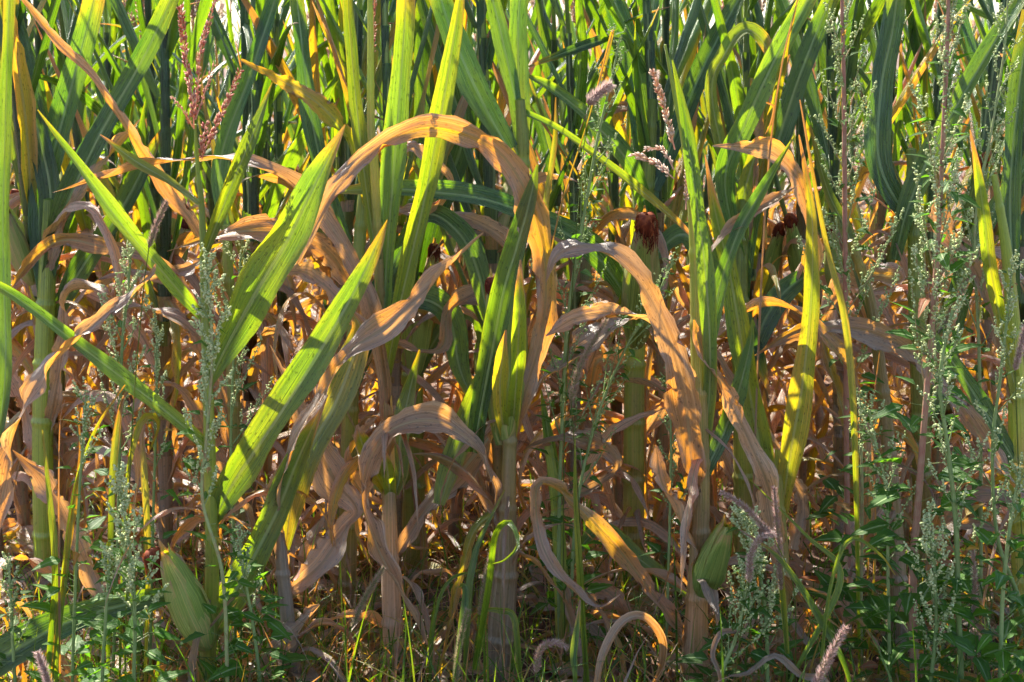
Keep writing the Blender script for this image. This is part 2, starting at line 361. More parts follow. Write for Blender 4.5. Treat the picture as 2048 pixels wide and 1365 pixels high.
# ------------------------------------------------------------------ maize parts
def ear_mesh(mbh, mbs, base, tip, r, age, silk=1.0, strands=110, detail=True, droop=True):
    base = np.asarray(base, float); tip = np.asarray(tip, float)
    ax = tip-base; Ln = np.linalg.norm(ax); ax = ax/Ln
    n = 16; t = np.linspace(0, 1, n)
    prof = r*np.array([np.interp(x, [0, .08, .3, .6, .85, .95, 1], [.30, .66, 1.0, .95, .62, .40, .14]) for x in t])
    pts = base + ax*(t*Ln)[:, None]
    ref = np.array([0, 1., 0]) if abs(ax[1]) < .9 else np.array([1., 0, 0])
    A = nrm(np.cross(ax, ref)); B = np.cross(ax, A)
    k = 20; th = np.linspace(0, 2*math.pi, k, endpoint=False)
    rr = prof[:, None]*(1+0.035*np.sin(th*3+t[:, None]*2.5)+0.02*np.sin(th*7+t[:, None]*4))
    v = pts[:, None]+(A*np.cos(th)[:, None]+B*np.sin(th)[:, None])[None]*rr[..., None]
    uv = np.stack(np.broadcast_arrays(np.abs(np.linspace(-1, 1, k, endpoint=False))[None], (t*Ln)[:, None]), -1)
    mbh.add(v, grid_quads(n, k, True), uv=uv, age=np.repeat(np.clip(age+0.1*t, 0, 1), k))
    if detail:
        for q in range(5):
            a0 = q*1.26+U(0, .6); d = A*math.cos(a0)+B*math.sin(a0)
            tt = np.linspace(0, U(.92, 1.12), 14)
            rad = np.interp(tt, t, prof)*U(1.04, 1.12) + np.maximum(0, tt-.8)*r*U(.2, 2.0)
            pp = base+ax*(tt*Ln)[:, None]+d*rad[:, None]
            w = 2.3*np.interp(tt, [0, .3, .7, 1.12], [.5*r, 1.05*r, .8*r, 0.02*r])
            ribbon(mbh, pp, w, None, age=np.clip(age+U(-.14, .2)+.3*tt**4*U(0, 1), 0, 1), curl=-1.15, ripple=.0012, nc=7, lat=np.cross(ax, d))
    if silk > 0:
        # matted clump hanging over the husk tip, with short loose strands
        th2 = np.linspace(0, 2*math.pi, 22, endpoint=False); ph = np.linspace(0.05, math.pi-.05, 16)
        TH, PH = np.meshgrid(th2, ph)
        lump = 1+.17*np.sin(TH*2+PH*3)+.1*np.sin(TH*3+PH*4)+.07*np.sin(TH*7+PH*2)+rng.normal(0, .05, TH.shape)
        rad = silk*.92*lump*np.sin(PH)**.7*np.where(PH < 1.57, 1.0+.15*np.cos(PH), 1.0)
        cc = tip+ax*(-.1*silk)
        side = np.array([1., 0, 0])*silk*.22*np.maximum(0, np.cos(PH))[..., None]
        v = cc + ax*((-np.cos(PH))*silk*1.35)[..., None] + (A*np.cos(TH)[..., None]+B*np.sin(TH)[..., None])*rad[..., None] + side
        mbs.add(v, grid_quads(16, 22, True), age=np.clip(np.linspace(.05, .75, 16)[:, None]+rng.uniform(-.15, .15, TH.shape), 0, 1).ravel())
        for _ in range(strands):
            a0 = U(0, 6.28); d = A*math.cos(a0)+B*math.sin(a0); q0 = U(.9, 2.6); e0 = q0-U(.5, 2.0)
            s = np.linspace(0, 1, 7); pa = q0+(max(.12, e0)-q0)*s
            p = cc + ax*((-np.cos(pa))*silk*1.38)[:, None] + d*(silk*.97*np.sin(pa)**.7+.0006)[:, None] + np.array([1., 0, 0])*(silk*.22*np.maximum(0, np.cos(pa)))[:, None]
            p += rng.normal(0, silk*.07, p.shape) + d*(s**2*U(0, .22)*silk)[:, None] - np.array([0, 0, 1.])*(s**3*U(0, 1.6)*silk)[:, None]
            ribbon(mbs, p, np.full(7, 0.0014), (0.3, -1, .2), age=float(np.clip(np.mean(-np.cos(pa))*.35+.35+U(-.2, .3), 0, 1)), curl=.02, nc=2)

OCT = np.array([[0, 0, -1], [1, 0, 0], [0, 1, 0], [-1, 0, 0], [0, -1, 0], [0, 0, 1]], float)
OCTF = [(0, 2, 1), (0, 3, 2), (0, 4, 3), (0, 1, 4), (5, 1, 2), (5, 2, 3), (5, 3, 4), (5, 4, 1)]
OCTF = np.array(OCTF)
def blobs(mb, centres, axes, rl, rw, age):
    """many small pointed ellipsoids at once"""
    c = np.asarray(centres, float); m = len(c)
    if m == 0: return
    ax = nrm(np.asarray(axes, float)); ref = nrm(rng.normal(0, 1, (m, 3)))
    A = nrm(np.cross(ax, ref)); B = np.cross(ax, A)
    rl = np.broadcast_to(rl, (m,))[:, None, None]; rw = np.broadcast_to(rw, (m,))[:, None, None]
    v = c[:, None] + OCT[None, :, 0:1]*A[:, None]*rw + OCT[None, :, 1:2]*B[:, None]*rw + OCT[None, :, 2:3]*ax[:, None]*rl
    f = (OCTF[None]+np.arange(m)[:, None, None]*6).reshape(-1, 3)
    mb.add(v, tris=f, age=np.repeat(np.broadcast_to(age, (m,)), 6))

def tassel_spike(mb, pts, dense=360, tone=.3, size=1.0):
    p = spline(pts, 40); Ln = np.linalg.norm(np.diff(p, axis=0), axis=1).sum()
    tube(mb, p, np.linspace(.0016, .0007, 40), 5, age=.55)
    m = int(dense*Ln); u = np.sort(rng.uniform(.10, 1, m)); ii = (u*39)
    c = np.stack([np.interp(ii, range(40), p[:, k]) for k in range(3)], 1)
    T = nrm(np.gradient(p, axis=0)); t = T[np.clip(ii.astype(int), 0, 39)]
    d = nrm(np.cross(t, nrm(rng.normal(0, 1, (m, 3)))))
    ax = nrm(t + d*rng.uniform(.25, .8, m)[:, None])
    blobs(mb, c+d*.0035*size+ax*.003, ax, .0062*size*rng.uniform(.8, 1.2, m), .0024*size, np.clip(tone+rng.normal(0, .22, m), 0, 1))

def node_radius(s, nodes, r):
    """stalk radius with a swollen ring at each node"""
    out = np.asarray(r, float).copy()
    for q in nodes: out *= 1 + 0.16*np.exp(-((s-q)/0.006)**2) - 0.05*np.exp(-((s-q-.012)/0.006)**2)
    return out

# ------------------------------------------------------------------ hand placed maize
def px(s):
    return [tuple(float(x) for x in q.split(',')) for q in s.split()]

def hero(label, D, stalk, leaves, ages=(.9, .3), ears=(), tassel=(), node_step=.14, tone=.3, group='maize plants of the outer row'):
    st = px(stalk)                           # x,y,w from bottom to top
    b = P(st[0][0], st[0][1], D); 
    pts = [list(P(x, y, D))+[w*D/F/2] for x, y, w in st]
    # carry on down to the soil
    if pts[0][2] > 0.02:
        dx = (pts[0][0]-pts[1][0])/max(.05, pts[1][2]-pts[0][2])*pts[0][2]
        pts.insert(0, [pts[0][0]+max(-.08, min(.08, dx)), D, -0.03, pts[0][3]*1.12])
    root = thing('maize_plant', (pts[0][0], D, 0), label, 'maize plant', group)
    org = (pts[0][0], D, 0)
    p = spline(pts, max(24, 8*len(pts)*3)); s = np.concatenate([[0], np.cumsum(np.linalg.norm(np.diff(p[:, :3], axis=0), axis=1))])
    pf = spline(p, 220); sf = np.linspace(0, s[-1], 220)
    pf[:, 1] += 0.012*np.sin(sf*5+D*9)
    mb = MB(); nodes = np.arange(.1, s[-1], node_step)
    ag = np.interp(sf/sf[-1], [0, .35, 1], [ages[0], (ages[0]+ages[1])/2, ages[1]])
    tube(mb, pf[:, :3], node_radius(sf, nodes, pf[:, 3]), 12, age=ag)
    mb.build('stalk', M_STALK, root, origin=org)
    for (a0, a1, dz, tw, cu, q) in leaves:
        q = px(q); n = len(q)
        fr = np.cumsum([0]+[math.hypot(q[i+1][0]-q[i][0], q[i+1][1]-q[i][1]) for i in range(n-1)]); fr = fr/fr[-1]
        off = dz*np.sin(fr*math.pi/2)
        w3 = [list(P(x, y, D+o))+[w*(D+o)/F] for (x, y, w), o in zip(q, off)]
        pp = spline(w3, 60); nn = len(pp)
        u = np.linspace(0, 1, nn)
        pp[:, 3] = np.maximum(pp[:, 3], .0012)
        dry = (a0+a1)/2 > .55
        ph = U(0, 6.28)
        twist = tw*u + (0.5 if dry else 0.16)*np.sin(u*U(4, 8)+ph)+(.22 if dry else .05)*np.sin(u*U(14, 24))
        width = pp[:, 3]/np.clip(np.cos(twist), .62, 1)*(.74 if dry else .84)*(1+(.16 if dry else .03)*np.sin(u*U(9, 18)+U(0, 6))+(.09 if dry else 0)*np.sin(u*U(25, 40)))
        vw = nrm(np.array([0, 0, EYE])-pp[:, :3])
        mixu = U(.7, 1.5) if dry else U(.2, .7)
        hint = nrm(vw+np.array([0, 0, mixu]))
        Tn = nrm(np.gradient(pp[:, :3], axis=0)); Lt = nrm(np.cross(Tn, hint))
        appar = np.sqrt(np.clip(1-(Lt*vw).sum(1)**2, .45, 1)); width = np.minimum(width/appar, .11)
        mb = MB()
        age = a0+(a1-a0)*u**1.5
        ribbon(mb, pp[:, :3], width, hint, age=age, twist=twist, curl=cu*(1+.3*np.sin(u*9+ph)), nc=13, ripple=.008 if dry else .002, rfreq=U(9, 17) if dry else U(5, 9))
        mb.build('leaf', M_LEAF, root, origin=org)
    for k in range(7):
        j = int(U(.06, .5)*219); b0 = pf[j, :3]; az = U(0, 6.28); h = np.array([math.cos(az), math.sin(az), 0]); t = np.linspace(0, 1, 26); Lk = U(.22, .55)
        th = math.radians(U(-30, 65))-U(.9, 2.4)*t**1.3
        p_ = b0+h*(np.cumsum(np.cos(th))*Lk/26*.7)[:, None]+np.array([0, 0, 1.])*(np.cumsum(np.sin(th))*Lk/26)[:, None]
        p_[:, 2] = np.maximum(p_[:, 2], .01)
        mb = MB(); ribbon(mb, p_, U(.008, .034)*np.interp(t, [0, .1, .45, .8, 1], [.5, .9, 1, .55, .03]), None, age=U(.7, 1), twist=U(-1.8, 1.8)*t+.5*np.sin(t*U(6, 14)+az), curl=U(-1.6, 1.6), nc=6, ripple=.006, rfreq=U(10, 20), lat=np.array([-h[1], h[0], 0]))
        mb.build('leaf', M_LEAF, root, origin=org)
    for (bx, by, tx, ty, rpx, age, silk, dz) in ears:
        mh, ms = MB(), MB()
        ear_mesh(mh, ms, P(bx, by, D+dz*.15), P(tx, ty, D+dz), rpx*D/F, age, silk*D/F, strands=170)
        e = mh.build('ear', M_HUSK, root, origin=org)
        if silk > 0: ms.build('silk', M_SILK, e, origin=org)
    if tassel:
        mb = MB()
        for q in tassel:
            q = px(q); sz = q[0][2]
            tassel_spike(mb, [P(x, y, D+U(-.03, .03)) for x, y, *_ in q], dense=640*sz, tone=tone+.1, size=1.0*sz)
        mb.build('tassel', M_TASSEL, root, origin=org)
    return root
hero('leafy green maize plant with red tassel at the left, its ear low on the stalk', 3.05,
 '415,1330,34 425,1180,30 425,1050,27 422,930,26 418,800,22 410,650,18 405,500,15 400,400,12 393,340,9 388,250,6',
 [(.22,.1,-.10,.1,.5,'430,908,26 330,822,36 180,708,40 60,615,30 0,575,22 -60,540,4'),
  (.24,.12,-.12,-.2,.6,'402,635,20 340,562,38 240,445,42 150,322,26 75,220,3'),
  (.36,.3,.05,.1,.5,'398,408,14 330,358,22 270,322,24 200,270,3'),
  (.26,.16,-.05,.1,.7,'408,515,18 440,430,36 480,330,42 510,260,32 545,165,3'),
  (.24,.12,-.18,.1,.35,'415,775,24 450,700,64 510,590,96 570,490,98 615,400,76 655,320,42 690,250,3'),
  (.24,.1,-.16,.1,.45,'425,1050,24 465,970,74 550,845,92 635,710,80 700,600,58 750,500,32 775,440,3'),
  (.26,.2,.04,.2,.6,'412,1295,28 450,1220,66 510,1110,80 560,1010,74 600,910,52 655,790,5'),
  (.14,.16,-.15,.3,.5,'395,1250,20 345,1195,36 230,1215,60 120,1252,76 0,1318,80 -100,1390,70')],
 ages=(.42,.24), ears=[(412,1296,334,1108,37,.27,0,-.09),(396,1240,312,1120,16,.3,22,-.05)],
 tassel=['388,258,1 385,200,1 370,110,1 362,15,1','388,240,.8 396,170,1 402,100,1 420,40,1 432,-5,1','391,240,.6 408,190,1 428,128,1','386,255,.6 365,220,1 343,192,1','404,312,.9 430,258,1 460,190,1 482,140,1','404,318,.9 406,285,1 411,248,1'], tone=.25)
hero('part-dried maize plant left of centre with a long upright olive blade and husk-wrapped pale ear', 3.22,
 '790,1330,46 783,1180,40 780,1060,32 776,900,26 770,760,24 762,640,22 755,500,20 748,330,18 742,250,16 742,60,12 740,-30,10',
 [(.36,.26,-.12,.0,.7,'768,770,26 800,610,44 845,420,54 880,240,50 902,110,42 918,10,26 928,-60,6'),
  (.2,.12,.05,.1,.8,'768,650,24 772,540,50 788,330,60 802,150,54 812,0,48 815,-50,40'),
  (.3,.2,.03,.1,.9,'755,520,20 735,400,30 712,200,34 700,60,30 695,-40,28'),
  (.92,.9,-.1,-.3,.8,'772,870,26 768,760,40 738,610,48 690,500,50 620,400,50 530,335,44 430,315,28 330,328,24 230,352,20 105,385,3'),
  (.96,.82,-.06,.3,.6,'728,660,30 715,610,56 670,520,56 600,472,44 520,462,44 420,478,26 335,503,3'),
  (1,1,.05,.4,.5,'745,650,30 700,620,60 650,575,50 610,545,40 568,545,3'),
  (.34,.4,-.1,.1,.7,'772,985,30 742,930,52 722,880,40 714,850,5'),
  (.34,.38,-.06,.1,.5,'782,1010,24 775,940,40 770,900,5'),
  (.75,.95,-.05,.4,.5,'765,1010,20 735,990,14 710,960,30 700,910,22 740,850,24 755,835,3'),
  (.9,.9,.06,.2,.5,'795,1110,20 850,1022,48 925,940,58 1000,850,54 1090,760,60 1190,680,58 1260,640,40 1310,640,4'),
  (.3,.25,.1,.2,.4,'790,990,20 800,950,44 800,880,50 815,800,40 840,700,6')],
 ages=(1.0,.3), ears=[(775,985,720,870,26,.5,10,.05)],
 tassel=['750,30,.8 748,-10,1 745,-60,1','746,120,.6 748,70,1 747,20,1'])
hero('dried maize plant whose long tan strap leaves bend up from the bottom left of centre', 3.12,
 '590,1365,34 578,1250,30 566,1130,28 562,1060,18',
 [(.95,.9,-.1,.3,.5,'568,1150,30 556,1010,44 580,900,44 640,800,44 700,705,44 770,655,44 840,590,38 900,530,26 968,466,3'),
  (.45,.55,.02,.3,.2,'570,1100,20 585,1000,60 620,900,96 670,810,92 705,720,66 722,660,44 700,620,8'),
  (.95,1,.1,.2,.6,'580,1180,24 640,1130,70 690,1060,74 715,1020,50 670,960,80 620,870,60 570,760,40 540,690,5'),
  (.95,.95,-.05,.1,.3,'500,1365,40 545,1300,44 610,1240,40 640,1210,6')], ages=(1,.9))
hero('maize plant at centre carrying the great tan arching leaf over a tall green ear', 3.15,
 '1000,1365,58 1003,1250,58 1012,1130,48 1016,1000,34 1020,880,28 1030,760,26 1035,560,26 1042,420,26 1046,300,26 1040,200,20',
 [(.8,.92,-.14,.6,.6,'1018,885,24 1055,770,56 1088,640,62 1086,490,64 1045,370,56 985,292,46 900,256,36 830,256,46 740,305,48 670,375,40 625,460,26 590,540,3'),
  (.33,.36,-.17,.05,.8,'1024,875,26 1032,770,38 1038,650,38 1040,570,24 1041,520,4'),
  (.36,.42,-.12,.1,.8,'1010,880,20 1000,800,40 1004,720,34 1012,660,5'),
  (.12,.1,-.1,.1,.6,'948,905,46 962,820,52 985,700,58 1008,580,62 1035,490,60 1060,400,40 1075,330,4'),
  (.3,.28,.06,.1,.25,'880,1010,30 905,930,58 935,840,62 965,750,36 975,700,4'),
  (.98,.88,-.12,.5,.7,'1008,1060,34 985,960,46 935,880,58 865,842,58 790,856,52 742,915,46 724,1000,50 750,1085,50 800,1180,46 855,1290,4'),
  (.16,.1,.04,.1,.4,'1046,310,30 1038,180,50 1036,60,48 1042,-40,46'),
  (.1,.06,.08,.2,.4,'1018,300,40 965,205,62 905,70,58 870,-40,50'),
  (.12,.1,.03,.2,.5,'1035,220,24 1012,110,44 985,0,38 975,-40,36'),
  (.5,.7,.02,.2,.5,'1020,1010,18 950,1060,22 915,1180,20 890,1300,14 885,1365,3'),
  (.92,.95,.05,.2,.3,'1010,1150,50 985,1200,50 985,1260,36 1000,1290,6'),
  (.24,.5,.25,.1,.6,'1046,225,16 1110,258,20 1180,305,24 1270,372,22 1350,440,16 1400,490,4')],
 ages=(.98,.22), ears=[(1012,880,1036,560,30,.3,0,-.02),(1000,890,985,570,22,.32,14,.04)])
hero('maize plant right of centre with pale dry stalk, bare red-edged blade and short purple tassel', 3.1,
 '1388,1365,62 1393,1200,46 1398,1080,40 1402,950,34 1400,820,34 1398,700,34 1395,560,30 1388,430,22 1372,300,14 1350,190,9 1330,90,5',
 [(.95,.98,-.14,.4,.5,'1392,1090,46 1386,960,66 1370,810,66 1338,680,52 1288,575,48 1228,512,42 1160,492,36 1112,515,26 1092,565,3'),
  (.85,.8,-.16,.3,.8,'1372,1285,30 1300,1180,44 1230,1090,46 1150,1008,38 1092,968,26 1072,985,26 1082,1080,34 1125,1160,32 1195,1213,18 1240,1190,3'),
  (.2,.15,-.05,.1,.5,'1402,960,28 1420,760,36 1412,560,40 1392,400,38 1370,240,26 1345,120,4'),
  (.16,.1,.03,.1,.5,'1402,830,26 1425,640,40 1470,480,34 1525,380,26 1590,270,4'),
  (.14,.1,.05,.1,.5,'1404,960,30 1450,860,44 1478,780,44 1500,690,20 1505,640,4'),
  (.92,.95,-.08,.2,.4,'1398,1150,26 1385,1090,60 1350,1020,70 1320,950,50 1312,890,5'),
  (.94,.9,-.06,.3,.6,'1390,770,24 1340,690,36 1290,640,34 1220,626,32 1150,637,32 1092,672,3'),
  (.9,.95,.06,.2,.6,'1398,560,14 1430,490,24 1490,435,28 1550,400,24 1597,370,3')],
 ages=(.9,.24), ears=[(1402,1190,1452,1052,30,.3,0,-.10)],
 tassel=['1350,300,1 1328,215,1 1305,145,1','1372,420,.7 1374,330,1 1370,240,1','1348,358,1 1310,325,1 1262,308,1','1348,340,.8 1325,300,1 1290,298,1'], tone=.75)
hero('maize plant with two split olive blades leaning together and a thin dry leaf falling left', 3.2,
 '1572,1365,36 1566,1240,34 1560,1100,32 1556,1000,24 1556,900,14',
 [(.88,.95,-.12,.3,.5,'1558,1210,30 1545,1010,50 1500,885,54 1445,785,46 1403,695,32 1388,640,4'),
  (.22,.3,-.03,.05,.7,'1545,1040,36 1520,900,58 1490,730,60 1462,560,50 1430,420,26 1410,310,3'),
  (.4,.5,-.06,.05,.5,'1562,1040,30 1582,900,58 1606,760,56 1622,600,42 1625,450,28 1612,350,14 1598,270,3'),
  (.9,.85,.05,.3,.5,'1585,1100,24 1600,1000,46 1545,940,5'),
  (.94,.6,.05,.3,.6,'1556,900,20 1440,720,30 1415,680,30 1500,622,28 1570,612,28 1640,660,32 1700,745,38 1732,860,42 1735,1000,36 1722,1100,4')],
 ages=(.85,.4))
hero('dry maize plant at right with two long low tan arches and orange hooked top leaf', 3.35,
 '1790,1365,40 1795,1200,40 1790,1050,36 1780,900,30 1765,760,26 1740,600,22 1700,480,18',
 [(.9,.88,-.1,.3,.5,'2080,1060,40 2040,990,42 1960,870,42 1880,765,40 1800,690,36 1700,655,32 1600,665,30 1510,712,4'),
  (.9,.9,-.06,.3,.5,'1785,1010,30 1730,1110,56 1660,1190,50 1590,1270,44 1540,1330,5'),
  (1,.95,-.08,.4,.4,'1788,990,16 1740,1030,60 1700,1090,66 1690,1180,60 1695,1260,20 1698,1300,4'),
  (.66,.95,.05,.3,.5,'1620,640,24 1622,520,34 1615,420,36 1590,350,32 1545,305,26 1490,295,18 1425,292,3'),
  (.5,.75,.05,.2,.6,'1730,900,24 1720,990,34 1700,880,30 1660,740,34 1640,650,24 1630,600,4'),
  (.95,.7,.08,.5,.5,'1760,700,20 1720,600,34 1800,560,40 1720,545,34 1690,520,4'),
  (.3,.25,.12,.1,.5,'1745,640,24 1700,480,30 1655,380,24 1620,250,4')],
 ages=(.95,.5))
hero('dry maize plant at the left edge with tan leaf twisting up from the bottom corner', 3.0,
 '-60,1365,34 -50,1200,32 -40,1050,28',
 [(.72,.92,-.05,.7,.5,'-40,1160,30 5,1000,54 25,880,48 90,745,42 180,655,36 262,590,36 300,555,24 312,528,3'),
  (1,.98,.1,.2,.4,'215,1220,30 180,1150,56 135,1050,64 90,965,50 50,925,26 25,900,3'),
  (.16,.1,.2,.1,.5,'-30,1000,28 10,760,34 6,480,32 12,200,30 20,-40,26'),
  (.9,.95,.1,.2,.4,'-40,1180,26 20,1118,34 70,1125,32 110,1150,4')], ages=(.9,.6))
hero('maize plant behind the red-tasselled one, tan leaves sweeping in from the upper left corner', 3.5,
 '480,1365,36 475,1100,34 470,850,28 462,650,24 455,450,18',
 [(.72,.95,-.2,.5,.7,'466,640,26 400,470,30 340,385,28 290,310,28 240,232,30 190,160,26 110,80,22 40,-10,12'),
  (.92,.9,.02,.3,.5,'470,900,24 430,740,44 380,660,50 320,628,44 240,618,28 165,655,3'),
  (.92,.75,.0,.3,.6,'468,780,22 380,600,30 300,520,32 200,492,28 120,482,28 60,525,26 20,580,3'),
  (.6,.95,.0,.3,.5,'470,690,20 420,540,30 370,540,28 300,560,5'),
  (.1,.05,.1,.1,.8,'458,500,22 440,330,40 500,150,44 550,0,34 565,-50,30'),
  (.95,.8,-.05,.4,.6,'474,1000,24 430,900,40 360,780,34 290,790,30 240,860,4')],
 ages=(.95,.3))
hero('green maize plant with blue-green blades and big rust-red silk on its fat green ear', 3.72,
 '1262,1365,44 1266,1100,44 1268,800,42 1275,600,38 1290,450,34 1300,300,26 1305,200,16',
 [(.1,.04,.1,.1,.4,'1300,400,40 1292,290,62 1272,160,58 1232,10,50 1210,-60,46'),
  (.1,.05,.12,.1,.6,'1305,380,36 1350,270,54 1400,150,50 1460,30,44 1500,-40,38'),
  (.12,.05,-.3,.1,.6,'1280,640,34 1200,520,58 1100,450,56 980,402,52 860,384,46 760,378,36 650,386,4'),
  (.08,.1,-.15,.2,.7,'1300,440,34 1260,330,42 1180,240,38 1100,175,26 1050,150,5'),
  (.14,.1,-.1,.2,.6,'1302,330,14 1262,110,18 1235,75,14 1190,85,24 1130,105,20 1055,135,3'),
  (.06,.1,.0,.2,.6,'1300,520,30 1370,470,60 1440,560,62 1500,680,50 1540,790,4'),
  (.95,.85,.05,.3,.5,'1272,900,24 1330,800,40 1280,760,40 1200,720,50 1180,790,44 1150,900,4'),
  (.88,.95,-.3,.3,.6,'1180,1365,30 1152,1100,32 1156,1000,32 1185,920,32 1245,850,28 1335,815,3'),
  (.75,.9,.1,.3,.6,'1275,560,20 1240,480,30 1300,360,30 1290,240,36 1240,215,34 1200,250,4')],
 ages=(.8,.15), ears=[(1272,690,1292,448,34,.3,20,-.30),(1262,640,1243,500,14,.3,10,.1)])
hero('green maize plant with broad blades leaning right above the tall goosefoot', 3.66,
 '1490,1365,42 1488,1100,44 1484,800,40 1480,600,34 1485,400,26',
 [(.1,.05,.05,.1,.5,'1484,620,34 1500,440,50 1550,300,58 1600,150,52 1660,0,40 1680,-50,36'),
  (.14,.08,-.1,.1,.4,'1480,520,30 1450,360,44 1490,250,56 1545,130,50 1610,10,44 1630,-50,40'),
  (.3,.4,.0,.2,.5,'1484,500,24 1490,380,40 1530,260,34 1560,170,20 1580,110,4'),
  (.3,.24,.0,.5,.5,'1482,460,20 1425,200,30 1450,110,36 1490,60,30 1530,90,28 1545,150,4'),
  (.8,.95,-.02,.6,.9,'1500,480,10 1512,340,16 1520,270,30 1522,215,22 1535,198,10 1545,240,3'),
  (.9,.6,.1,.3,.5,'1488,1000,24 1440,900,46 1390,880,48 1340,960,44 1300,1080,4'),
  (.1,.08,.15,.1,.4,'1484,800,30 1530,640,56 1600,560,44 1680,540,5')],
 ages=(.7,.2))
hero('grey-green maize plant at right whose pale blades cross toward the upper right corner', 3.62,
 '1850,1365,42 1846,1100,42 1838,800,38 1832,600,34 1830,420,28 1825,300,20',
 [(.12,.08,-.05,.1,.4,'1790,520,30 1815,420,50 1870,290,52 1950,150,44 2040,0,38 2070,-50,34'),
  (.08,.06,.05,.1,.4,'1828,460,34 1760,330,56 1762,180,60 1785,60,50 1800,-50,44'),
  (.12,.08,.06,.1,.5,'1836,700,30 1900,620,46 1960,470,48 2040,350,42 2120,250,34'),
  (.92,.85,.0,.4,.6,'1838,820,24 1900,640,34 1980,520,40 2040,560,44 2100,640,34'),
  (.1,.15,.1,.1,.5,'1840,900,30 1900,700,40 1950,500,40 1960,400,26 1940,300,5'),
  (.9,.7,.1,.3,.5,'1842,760,24 1760,600,40 1690,560,38 1650,640,34 1620,760,5'),
  (.9,.95,.1,.3,.5,'1846,1000,24 1930,940,40 2000,900,40 2060,960,4')],
 ages=(.85,.2))
hero('maize plant at the right edge with narrow yellow-striped blades and a dark green stalk', 3.4,
 '2050,1365,44 2046,1100,44 2040,900,40 2030,700,32 2010,500,22 1985,350,12',
 [(.36,.3,-.1,.1,.8,'2035,800,30 1985,560,36 1968,430,34 1955,340,18 1940,260,3'),
  (.14,.1,-.02,.1,.6,'2044,950,30 1985,850,44 1930,760,40 1880,690,26 1840,640,4'),
  (.9,.8,.05,.4,.5,'2040,820,24 1960,560,32 1900,480,34 1880,420,26 1870,360,4'),
  (.9,.95,.05,.4,.5,'2044,1000,24 1950,990,44 1880,1060,40 1850,1180,4'),
  (.08,.06,.1,.1,.5,'2030,600,30 2020,400,46 2035,200,44 2060,20,40')],
 ages=(.5,.3))
hero('dark green maize plant in the upper left with wide crossing blades', 3.7,
 '95,1365,44 90,1100,44 88,800,42 92,560,36 95,400,28',
 [(.06,.04,.05,.1,.4,'92,600,34 80,420,58 120,260,62 165,90,56 200,-50,44'),
  (.05,.04,.02,.1,.4,'90,500,34 100,380,50 60,200,56 30,60,50 10,-50,44'),
  (.1,.06,-.1,.1,.4,'94,560,30 130,420,56 200,270,56 290,110,46 350,-20,40'),
  (.1,.08,.1,.1,.6,'90,700,30 150,560,50 230,440,48 290,330,40 330,250,5'),
  (.3,.2,.1,.1,.5,'90,660,30 60,520,40 20,440,40 -30,380,30'),
  (.95,.9,-.1,.3,.6,'90,900,24 125,700,40 130,600,30 160,575,30 220,590,26 240,640,4'),
  (.9,.8,-.1,.3,.5,'92,560,20 130,440,24 200,330,26 250,280,20 280,240,4'),
  (.7,.95,.1,.4,.5,'90,1000,24 60,850,40 30,760,36 -10,740,5')], ages=(.6,.12))
hero('olive maize stalk left of the long upright blade, its orange top leaf reaching up left', 3.55,
 '690,1365,40 695,1100,38 700,850,34 710,650,30 722,450,24 735,300,18',
 [(.4,.72,-.2,.4,.6,'728,420,20 715,330,40 690,270,40 640,212,30 560,160,18 482,120,4'),
  (.08,.05,.05,.1,.7,'712,560,30 660,400,46 620,220,44 600,50,36 590,-40,32'),
  (.9,.95,.02,.3,.6,'700,800,24 760,700,36 880,700,36 900,620,34 1000,560,30 960,545,4'),
  (.1,.15,-.05,.3,.6,'712,640,24 790,520,40 850,430,50 920,470,56 960,560,50 985,700,5'),
  (.94,.7,.02,.3,.6,'718,520,24 780,440,28 850,425,34 930,440,36 1000,480,30 1030,530,4'),
  (.95,.9,-.04,.5,.7,'720,420,18 800,300,24 850,310,26 890,350,24 900,380,18 860,420,22 830,440,3'),
  (.05,.1,.05,.3,.4,'705,780,30 780,620,46 850,600,60 900,640,62 920,740,56 960,830,5')],
 ages=(.8,.25))
hero('pair-stemmed green maize stalks behind the centre, ears with small dark silk', 3.85,
 '830,1365,46 828,1100,48 826,880,46 822,700,42 820,560,34 830,400,28',
 [(.06,.05,.1,.1,.4,'824,640,34 880,420,50 930,250,56 900,100,56 880,-50,50'),
  (.1,.05,.12,.1,.5,'826,560,30 850,330,48 845,120,48 850,-50,40'),
  (.92,.85,-.05,.3,.5,'828,900,24 880,840,44 960,880,44 1010,980,36 1020,1080,4'),
  (.9,.95,-.05,.3,.5,'830,1000,24 780,940,44 700,960,44 640,1040,4'),
  (.1,.2,.05,.3,.5,'824,760,30 900,640,50 960,640,50 990,760,40 1000,860,4')],
 ages=(.75,.1), ears=[(830,760,868,500,18,.2,11,0),(960,760,990,600,20,.2,14,.1)])
hero('slim dry maize plant right of the central stalk with green lower blades', 3.3,
 '1130,1365,38 1122,1150,30 1112,1000,24 1095,880,16',
 [(.2,.15,.02,.1,.6,'1120,1120,24 1108,960,30 1095,860,24 1082,780,4'),
  (.9,.8,-.05,.3,.6,'1115,1010,18 1230,950,20 1215,900,30 1140,876,34 1070,890,20 1042,905,3'),
  (.2,.3,.05,.2,.5,'1122,1150,22 1200,1060,34 1280,1120,36 1360,1180,24 1400,1220,4'),
  (.9,.95,.05,.3,.5,'1128,1250,24 1180,1180,44 1230,1200,40 1270,1290,4')], ages=(.4,.3))

